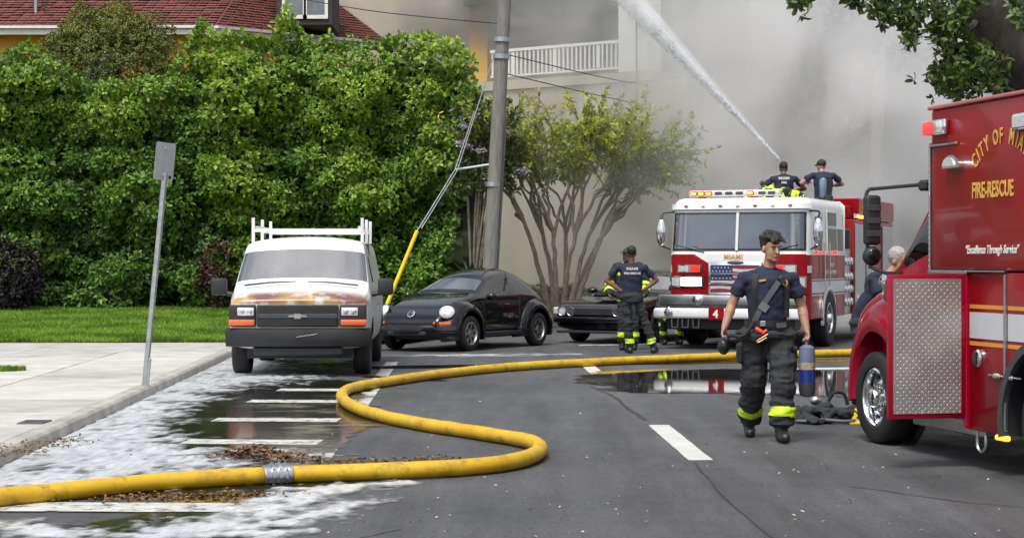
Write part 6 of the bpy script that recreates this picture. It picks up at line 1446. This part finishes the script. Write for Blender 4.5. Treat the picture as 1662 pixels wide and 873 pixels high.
def person(label, loc, rz=0, J=None, skin='skin', hair='hair', head=(0, 0, 0), vox=.014, shirt='navy', trousers='bunker', sleeve=.62, baggy=1.0, legband=.29, coat=False, cap=False, curl=(.7, .7), hands=None, group='firefighters at work in the street'):
    r = tag(empty('person', loc, rz), label, 'person', group)
    j = dict(head=(0, -.02, 1.70), neck=(0, .0, 1.545), chest=(0, .0, 1.36), waist=(0, 0, 1.08), pel=(0, .01, .97), sL=(.195, .0, 1.475), sR=(-.195, 0, 1.475), eL=(.27, .04, 1.20), eR=(-.27, .04, 1.20), hL=(.30, -.06, .95), hR=(-.30, -.06, .95), pL=(.10, 0, .93), pR=(-.10, 0, .93), kL=(.11, -.03, .52), kR=(-.11, -.03, .52), aL=(.11, .02, .10), aR=(-.11, .02, .10), fL=(0, -1, 0), fR=(0, -1, 0))
    j.update(J or {}); j = {k: Vector(v) for k, v in j.items()}; H = rot3(*head)
    # body: one continuous surface
    b = MB(); add_head(b, j['head'], H); b.caps(j['neck'] - Vector((0, -.01, .06)), .068, j['head'] + Vector((0, .02, -.06)), .056)
    etube(b, [j['pel'], j['waist'], j['chest'], j['neck'] - Vector((0, 0, .06))], [.15, .14, .16, .09], [.10, .10, .11, .07])
    for s, k in (('L', 1), ('R', -1)):
        S_, E_, H_ = j['s' + s], j['e' + s], j['h' + s]; b.caps(j['chest'], .07, S_ - Vector((0, 0, .03)), .036); U_ = S_.lerp(E_, .5); b.caps(S_ - Vector((0, 0, .025)), .034, U_, .052); b.caps(U_, .052, E_, .047); m = E_.lerp(H_, .3); b.caps(E_, .047, m, .051); b.caps(m, .051, H_, .033)
        pn = (hands or {}).get(s, (-k, -.15, 0)); add_hand(b, H_, H_ - E_, pn, 1 if k > 0 else -1, curl[0 if s == 'L' else 1])
        b.caps(j['p' + s], .075, j['k' + s], .055); b.caps(j['k' + s], .055, j['a' + s], .04); b.caps(j['pel'], .09, j['p' + s], .075)
    body = link('body', blobs(b, vox * .62 if vox < .012 else vox * .8, 3), skin, r)
    q = lambda p: j['head'] + H @ Vector(p)
    for k in (-1, 1):
        e = MB(); e.ell(q((k * .033, -.0855, .002)), (.0125, .007, .0055), H, 10, 8); eo = e.build('eye', M['shaded_eye'], body); e = MB(); e.ell(q((k * .033, -.0905, .002)), (.0055, .003, .0055), H, 8, 6); e.build('iris', 'hair', eo)
        e = MB(); e.ell(q((k * .035, -.0915, .024)), (.022, .006, .0050), H, 10, 6); e.build('eyebrow', hair, body)
    e = MB(); e.ell(q((0, -.0945, -.066)), (.016, .003, .0022), H, 10, 6); e.build('mouth', pm('lips', (.25, .115, .085), .5) if 'lips' not in bpy.data.materials else bpy.data.materials['lips'], body)
    # hair
    h = MB(); h.ell(q((0, .036, .054)), (.088, .100, .096), H, 18, 12)
    if hair == 'hair' and not cap and skin == 'skin' and vox < .012:
        for i in range(46):
            a = random.uniform(0, 6.28); el = random.uniform(.15, 1.4); p = Vector((.076 * math.cos(a) * math.cos(el), .03 + .088 * math.sin(a) * math.cos(el), .062 + .078 * math.sin(el)))
            if p.y < -.03 and p.z < .075: continue
            h.caps(q(p * 1.06), .024, q(p * 1.0 + Vector((random.gauss(0, .018), random.gauss(-.012, .018), .012))), .012, 6)
        for i in range(9): x = -.06 + i * .015; h.caps(q((x, -.045, .105)), .020, q((x + random.gauss(.012, .01), -.094, .066 + random.uniform(-.014, .012))), .011, 6)
    me = blobs(h, .009, 1, .006, 30)
    link('hair', me, hair, r)
    if cap:
        c = MB(); c.ell(q((0, .02, .062)), (.089, .105, .080), H, 18, 12); co = link('cap', blobs(c, .01, 2), 'black_plastic', r); br = MB(); br.ell(q((0, -.115, .062)), (.07, .06, .010), H, 14, 8); br.build('brim', 'black_plastic', co)
    # shirt or coat
    t = MB(); o = .012 if not coat else .035
    etube(t, [j['waist'] - Vector((0, 0, .08 if not coat else .22)), j['waist'], j['chest'] - Vector((0, 0, .08)), j['chest'] + Vector((0, 0, .05)), j['neck'] - Vector((0, -.01, .055)), j['neck'] - Vector((0, -.01, .02))], [.165 + o, .163 + o, .185 + o, .190 + o, .125 + o, .075 + o], [.115 + o, .112 + o, .128 + o, .125 + o, .092 + o, .068 + o], 20)
    for s in 'LR':
        S_, E_ = j['s' + s], j['e' + s]; t.caps(j['chest'] + Vector((0, 0, .04)), .09 + o, S_ - Vector((0, 0, .012)), .056 + o); t.caps(j['neck'] - Vector((0, -.01, .045)), .062 + o, S_ - Vector((0, 0, .02)), .050 + o)
        if coat: t.caps(S_, .085 + o, E_, .07 + o); t.caps(E_, .07 + o, E_.lerp(j['h' + s], .88), .055 + o)
        else: t.caps(S_ - Vector((0, 0, .012)), .060, S_.lerp(E_, sleeve * .8), .070); t.tube([S_.lerp(E_, sleeve * .55), S_.lerp(E_, sleeve), S_.lerp(E_, sleeve + .04)], (.072, .074, .070), 14)
    sm = blobs(t, vox, 3, .012 if not coat else .018, 7, rz, 1.1); so = link('coat' if coat else 'shirt', sm, 'bunker' if coat else shirt, r)
    if not coat:
        c = MB(); etube(c, [j['neck'] - Vector((0, -.012, .05)), j['neck'] + Vector((0, .012, .012))], [.095, .078], [.080, .070], 18); c.bm.faces.ensure_lookup_table(); link('collar', evaluated(c.mesh('c', True), [('SUBSURF', dict(levels=1))]), shirt, so)
    # trousers
    t = MB(); g = baggy
    etube(t, [j['waist'] + Vector((0, 0, .0)), j['waist'] - Vector((0, 0, .06)), j['pel'], (j['pL'] + j['pR']) / 2 - Vector((0, 0, .06))], [.168, .178, .195 * g, .17 * g], [.12, .13, .145 * g, .13 * g], 20)
    for s in 'LR':
        P_, K_, A = j['p' + s], j['k' + s], j['a' + s]; t.caps(P_, .098 * g, K_, .086 * g); B = K_.lerp(A, .78); t.caps(K_, .086 * g, B, .074 * g); t.tube([K_.lerp(A, .4), B, K_.lerp(A, .90)], (.080 * g, .078 * g, .080 * g), 16)
    tm = blobs(t, vox, 3, .020, 4.6, rz + 3, 2.6); to = link('trousers', tm, trousers, r)
    if legband:
        for s in 'LR':
            K_, A = j['k' + s], j['a' + s]; ax = (A - K_).normalized(); m0 = (K_.z - legband) / max(.1, K_.z - A.z); c0 = K_ + (A - K_) * m0
            f = lambda c, c0=c0, ax=ax: abs((c - c0).dot(ax)) < .042 and (c - c0 - ax * (c - c0).dot(ax)).length < .16
            link('reflective_band', band_from(tm, f), 'lime', to)
    if coat:
        for s in 'LR':
            E_, Hh = j['e' + s], j['h' + s]
            for t_ in (.25, .70):
                c0 = E_.lerp(Hh, t_); ax = (Hh - E_).normalized(); link('reflective_band', band_from(sm, lambda c, c0=c0, ax=ax: abs((c - c0).dot(ax)) < .035 and (c - c0 - ax * (c - c0).dot(ax)).length < .13), 'lime', so)
        for z in (j['waist'].z - .16, j['chest'].z + .02): link('reflective_band', band_from(sm, lambda c, z=z: abs(c.z - z) < .035 and abs(c.x - j['waist'].x) < .26), 'lime', so)
    # boots
    for s in 'LR':
        A = j['a' + s]; f = j['f' + s].normalized(); K_ = j['k' + s]; t = MB(); heel = Vector((A.x, A.y, A.z - .06)) - f * .035
        t.caps(K_.lerp(A, .7), .070, A, .066); t.caps(heel, .054, A + f * .10 - Vector((0, 0, .046)), .056); t.caps(A + f * .08 - Vector((0, 0, .048)), .060, A + f * .175 - Vector((0, 0, .054)), .050)
        bo = link('boot', blobs(t, .012, 2), 'boot', r)
    return r, j, dict(shirt=sm, trousers=tm, H=H, q=q, body=body)

# ---- the firefighter walking towards the camera
Jw = dict(head=(.035, -.03, 1.715), neck=(.015, .0, 1.555), chest=(.01, 0, 1.38), waist=(0, .0, 1.07), pel=(0, .02, .97), sL=(.225, .0, 1.455), sR=(-.215, .0, 1.465), eL=(.315, .03, 1.185), eR=(-.315, .02, 1.205), hL=(.345, -.05, .99), hR=(-.385, -.05, 1.02), pL=(.115, .0, .93), pR=(-.115, .02, .93), kL=(.115, -.18, .53), kR=(-.115, .06, .53), aL=(.10, -.20, .105), aR=(-.11, .40, .115), fL=(.05, -1, 0), fR=(-.08, -1, -.12))
walker, jw, pw = person('dark-haired firefighter in navy shirt walking towards the camera with a blue cylinder', G(899, 362) , 0, Jw, head=(R(24), R(5), 0), vox=.0105, baggy=1.46, legband=.27, curl=(1.25, 1.0))
def on(name, mat, f, parent=None):
    b = MB(); f(b); return b.build(name, mat, parent or walker)
def ribbon(b, pts, w, th=.006, nrm=Vector((0, -1, 0))):
    pts = [Vector(p) for p in pts]; A, B = [], []
    for i, p in enumerate(pts):
        d = (pts[min(i + 1, len(pts) - 1)] - pts[max(0, i - 1)]).normalized(); s = d.cross(nrm).normalized() * w / 2; A.append([p + s, p - s]); B.append([p + s + nrm * th, p - s + nrm * th])
    V = b.grid(A); K = b.grid(B)
    for i in range(len(pts) - 1):
        for k in (0, 1): b.f([V[i][k], V[i + 1][k], K[i + 1][k], K[i][k]])
    b.f([V[0][0], V[0][1], K[0][1], K[0][0]]); b.f([V[-1][0], V[-1][1], K[-1][1], K[-1][0]])
def shirt_pt(x, z, off=.008, me=pw['shirt'], sgn=-1):
    best = None
    for v in me.vertices:
        c = v.co
        if abs(c.x - x) < .022 and abs(c.z - z) < .022 and (best is None or c.y * sgn > best * sgn): best = c.y
    return Vector((x, (best if best is not None else -.13) + sgn * off, z))
SP = lambda *p: [shirt_pt(x, z) for x, z in p]
on('radio_strap', 'strap', lambda b: ribbon(b, SP((.085, 1.42), (.05, 1.37), (.01, 1.31), (-.03, 1.25), (-.07, 1.19), (-.10, 1.13), (-.13, 1.06)), .05))
on('strap_buckle', 'steel', lambda b: ribbon(b, SP((-.03, 1.225), (-.07, 1.165)), .085, .012))
on('shoulder_strap', 'black_plastic', lambda b: ribbon(b, SP((-.115, 1.49), (-.125, 1.42), (-.13, 1.34), (-.135, 1.25), (-.14, 1.15), (-.145, 1.07)), .05))
on('shoulder_strap', 'black_plastic', lambda b: ribbon(b, SP((.14, 1.48), (.155, 1.40), (.165, 1.30), (.165, 1.2), (.16, 1.10)), .045))
p = shirt_pt(.115, 1.43, .02); on('radio_microphone', 'black_plastic', lambda b: (b.box(p, (.055, .04, .085), .012, Matrix.Rotation(-.5, 3, 'Y')), b.tube(spline([p + Vector((0, -.02, -.03)), p + Vector((.05, -.04, -.08)), p + Vector((.06, -.01, -.16))], 5), .007, 6)))
p2 = shirt_pt(.15, 1.405, .012); on('badge', 'gold', lambda b: b.ell(p2, (.020, .006, .028)))
on('name_tape', 'gold', lambda b: ribbon(b, SP((-.09, 1.425), (-.06, 1.43), (-.03, 1.435)), .016, .003))
def belt_loop(b):
    for z0, dz in ((1.045, .055),):
        n = 28; rows = [[], [], [], []]
        for i in range(n + 1):
            a = 2 * math.pi * i / n; x, y = .197 * math.cos(a), .155 * math.sin(a) + .005
            rows[0].append((x, y, z0 - dz / 2)); rows[1].append((x * 1.03, y * 1.04, z0 - dz / 2)); rows[2].append((x * 1.03, y * 1.04, z0 + dz / 2)); rows[3].append((x, y, z0 + dz / 2))
        b.grid(rows)
on('belt', 'black_plastic', belt_loop)
on('belt_tag', 'strap', lambda b: ribbon(b, [(.06, -.165, 1.03), (.11, -.150, 1.033), (.155, -.12, 1.036)], .045, .006))
on('belt_buckle', 'steel', lambda b: b.box((-.06, -.165, 1.045), (.05, .016, .05), .005))
redm = pm('red_strap', (.75, .06, .03), .5, var=.15)
on('red_carabiner', redm, lambda b: (b.caps((-.115, -.175, 1.0), .020, (-.06, -.19, .965), .018), b.caps((-.06, -.19, .965), .018, (-.035, -.19, .985), .014)))
on('hook_tool', pm('brass_hook', (.65, .35, .2), .4, .5), lambda b: b.tube(spline([Vector((-.02, -.195, .955)), Vector((-.06, -.20, .93)), Vector((-.115, -.195, .895)), Vector((-.10, -.195, .885)), Vector((-.03, -.20, .925))], 4), .007, 6))
on('side_pouch', 'bunker', lambda b: b.box((.225, .0, .72), (.07, .18, .22), .03))
on('side_pouch', 'bunker', lambda b: b.box((-.24, .02, .78), (.06, .18, .20), .03))
on('pocket_flap', 'bunker', lambda b: b.box((.225, -.005, .82), (.085, .19, .05), .015))
# SCBA harness hose at his right hip
on('air_hose', 'rubber', lambda b: b.tube(spline([Vector((-.14, -.15, 1.06)), Vector((-.20, -.16, .97)), Vector((-.26, -.16, .93)), Vector((-.32, -.12, .94)), Vector((-.375, -.09, .93))], 6), .017, 8))
# things in the hands: objects of their own
hl = walker.location
t = tag(empty('face_mask', hl + Vector((-.40, -.08, .80))), 'black breathing mask hanging from the walking firefighter\'s right hand', 'mask')
b = MB(); b.ell((0, 0, .04), (.055, .055, .075)); b.ell((.02, -.02, .10), (.03, .03, .04)); b.build('facepiece', 'black_plastic', t); b = MB(); b.ell((0, -.045, .04), (.04, .02, .05)); b.build('visor', 'glass', t)
b = MB(); b.tube(spline([Vector((0, 0, .1)), Vector((.02, -.02, .15)), Vector((.0, 0, .19))], 4), .012, 6); b.build('head_strap', 'rubber', t)
t = tag(empty('air_cylinder', hl + Vector((.345, -.08, .39))), 'blue and grey air cylinder carried in the walking firefighter\'s left hand', 'cylinder')
b = MB(); b.lathe([(.02, 0), (.062, .012), (.072, .05), (.074, .10), (.074, .125)], 24); b.build('dark_base', 'dark_grey', t)
b = MB(); b.lathe([(.0742, .125), (.0745, .245)], 24, cap=False); b.build('blue_band', 'blue', t)
b = MB(); b.lathe([(.074, .245), (.0735, .31)], 24, cap=False); b.build('pale_band', pm('tan_label', (.38, .32, .22), .6, var=.35, scale=18), t)
b = MB(); b.lathe([(.074, .31), (.073, .39), (.066, .44), (.03, .465)], 24); b.build('upper_shell', 'bluegrey', t)
b = MB(); b.lathe([(.022, .46), (.022, .52), (.03, .525), (.03, .55)], 14); b.build('valve', 'steel', t)

# ---- standing firefighter seen from behind, hands on hips
Ja = dict(head=(.03, .0, 1.73), neck=(.035, .0, 1.57), chest=(.035, 0, 1.40), waist=(.035, 0, 1.10), pel=(.04, .0, 1.0), sL=(-.19, 0, 1.50), sR=(.26, 0, 1.50), eL=(-.40, .06, 1.26), eR=(.47, .06, 1.27), hL=(-.17, .0, 1.10), hR=(.25, .0, 1.11), pL=(-.06, 0, .95), pR=(.14, 0, .95), kL=(-.02, .02, .53), kR=(.27, .03, .53), aL=(0, .04, .11), aR=(.42, .04, .11), fL=(-.25, 1, 0), fR=(.35, 1, 0))
# built facing the camera with mirrored joints, then turned round
mir = lambda J: {k: (-v[0], -v[1], v[2]) for k, v in J.items()}
pa, ja, qa = person('firefighter in navy shirt standing with hands on hips, back to the camera', G(738, 291), math.pi, mir(Ja), skin='skin_dark', trousers='bunker', baggy=1.05, legband=.22, vox=.014)
for s, z, sz in (('MIAMI', 1.445, .075), ('FIRE RESCUE', 1.375, .052)):
    pt = shirt_pt(-.035, z, .012, qa['shirt'], 1); text(s, sz, 'lettering', pa, (pt.x, pt.y, z), basis((-1, 0, 0), (0, 0, 1)), align='CENTER', ext=.002, bold=.001)
# ---- firefighter in turnout coat behind him, facing the street
person('firefighter in black turnout coat with lime bands, half hidden behind the standing one', (2.10, 33.9, 0), R(-6), dict(eL=(.32, .0, 1.2), eR=(-.34, .0, 1.2), hL=(.30, -.22, 1.02), hR=(-.33, -.22, 1.02), head=(-.02, -.02, 1.70)), skin='skin_dark', coat=True, cap=True, vox=.015, baggy=1.15, head=(R(-35), 0, 0), curl=(1, 1))
# ---- crouching helper whose boot shows under the bumper
person('crouching firefighter beside the engine bumper, mostly hidden', (3.02, 36.15, 0), R(10), dict(head=(0, -.36, 1.02), neck=(0, -.26, .90), chest=(0, -.18, .76), waist=(0, -.02, .55), pel=(0, .04, .48), sL=(.19, -.22, .84), sR=(-.19, -.22, .84), eL=(.26, -.36, .62), eR=(-.26, -.36, .62), hL=(.12, -.50, .50), hR=(-.12, -.50, .50), pL=(.10, .02, .46), pR=(-.10, .02, .46), kL=(.17, -.34, .52), kR=(-.17, -.34, .50), aL=(.15, -.14, .11), aR=(-.15, -.12, .11)), coat=True, cap=True, vox=.016, legband=.26)

# ---- two firefighters on the engine's roof deck
fwE = Vector((-.375, -.927, 0)); nE = Vector((.927, -.375, 0))
def deck(x, y, z): return Vector((4.6, 35.6, 0)) + fwE * x + nE * y + Vector((0, 0, z))
p1, j1, q1 = person('capped firefighter with back turned aiming the jet on the engine roof', deck(-2.22, .02, 1.87), math.pi - .1, dict(head=(0, -.13, 1.585), neck=(0, -.04, 1.47), chest=(0, .0, 1.31), sL=(.225, -.02, 1.395), sR=(-.225, -.02, 1.395), eL=(.42, -.12, 1.19), eR=(-.42, -.12, 1.19), hL=(.26, -.38, 1.16), hR=(-.26, -.38, 1.16)), skin='skin_dark', cap=True, head=(0, R(12), 0), vox=.015)
for s, z, sz in (('MIAMI', 1.36, .08), ('FIRE', 1.28, .06)):
    pt = shirt_pt(0, z, .012, q1['shirt'], 1); text(s, sz, 'lettering', p1, (pt.x, pt.y, z), basis((-1, 0, 0), (0, 0, 1)), align='CENTER', ext=.002, bold=.001)
p2_, j2, q2 = person('firefighter wearing an air pack on the engine roof, elbows spread', deck(-2.22, .82, 1.84), math.pi + .15, dict(neck=(0, -.03, 1.53), head=(0, -.14, 1.645), sL=(.21, 0, 1.475), sR=(-.21, 0, 1.475), eL=(.42, -.08, 1.32), eR=(-.42, -.08, 1.30), hL=(.24, -.32, 1.34), hR=(-.22, -.34, 1.28)), vox=.015, head=(R(15), R(12), 0), cap=True)
b = MB(); b.caps((.07, .20, 1.06), .078, (.07, .20, 1.34), .078, 16); b.lathe([(.02, 0), (.02, .06)], 8, (.07, .20, .93)); b.build('air_pack', 'bluegrey', p2_)
b = MB(); b.bx(-.13, .13, .12, .16, 1.0, 1.45, .02); b.build('pack_frame', 'black_plastic', p2_)
# turnout gear heaped on the cab roof
def heap(name, c, sx, sy, sz, n, label, mats, seed):
    r = tag(empty(name, c, 0), label, 'gear'); random.seed(seed); t = MB()
    for i in range(n):
        a = random.uniform(0, 6.28); q = Vector((random.uniform(-sx, sx), random.uniform(-sy, sy), random.uniform(.02, sz))); q.z *= max(.3, 1 - abs(q.x / sx) ** 2)
        t.caps(q, random.uniform(.05, .09), q + Vector((math.cos(a) * .16, math.sin(a) * .12, random.uniform(-.04, .05))), random.uniform(.03, .06), 8)
    for v in t.bm.verts: v.co.z = max(.0, v.co.z)
    me = blobs(t, .016, 1, .028, 11, seed, 1.2)
    for v in me.vertices: v.co.z = max(.004, v.co.z)
    link('fabric', me, mats[0], r)
    return r, me
h1, hm = heap('turnout_gear', deck(-1.35, .05, 2.80), .60, .25, .24, 34, 'heap of turnout coats with lime stripes on the engine cab roof', ('bunker', 'lime'), 5)
for k, (px, w) in enumerate(((-.52, .05), (-.36, .05), (-.18, .06), (-.02, .045), (.14, .05), (.3, .06), (.46, .05))):
    link('reflective_band', band_from(hm, lambda c, px=px, w=w: abs(c.x + .5 * c.y * (1 if k % 2 else -1) - px) < w and c.z > .01, .008), 'lime', h1)
h2, hm = heap('fire_gear', G(972, 347), .42, .28, .14, 30, 'crumpled pile of black gear on the road beside the truck wheel', ('bunker',), 9)
b = MB(); b.tube(spline([Vector((-.45, -.2, .03)), Vector((-.3, -.32, .03)), Vector((-.1, -.3, .04)), Vector((.1, -.34, .03)), Vector((.3, -.28, .05))], 5), .02, 6); b.build('strap', 'strap', h2)
b = MB(); b.ell((-.12, .1, .2), (.06, .05, .05)); b.build('buckle', 'steel', h2)
t = MB(); t.tube(spline([Vector((.0, .1, .18)), Vector((.06, .1, .28)), Vector((.16, .1, .27)), Vector((.2, .1, .16))], 5), .018, 8); t.build('hose_loop', 'rubber', h2)
c = G(1004, 349); t = tag(empty('yellow_cone', c), 'small yellow traffic cone against the truck front wheel', 'cone')
b = MB(); b.bx(-.08, .08, -.08, .08, 0, .02, .004); b.build('base', 'yellow_plastic', t); b = MB(); b.lathe([(.06, .02), (.022, .15), (.018, .152)], 16); b.build('body', 'yellow_plastic', t)
# ---- white-haired man beyond the truck's front
person('white-haired man in navy shirt leaning behind the truck mirror', (3.60, 19.2, 0), R(62), dict(head=(.02, -.36, 1.60), neck=(0, -.24, 1.48), chest=(0, -.14, 1.34), sL=(.20, -.16, 1.44), sR=(-.20, -.16, 1.44), eL=(.27, -.28, 1.18), eR=(-.27, -.28, 1.18), hL=(.12, -.50, 1.22), hR=(-.12, -.50, 1.24)), hair='white_hair', vox=.013, head=(R(-10), R(14), 0))
bpy.data.scenes.remove(work)
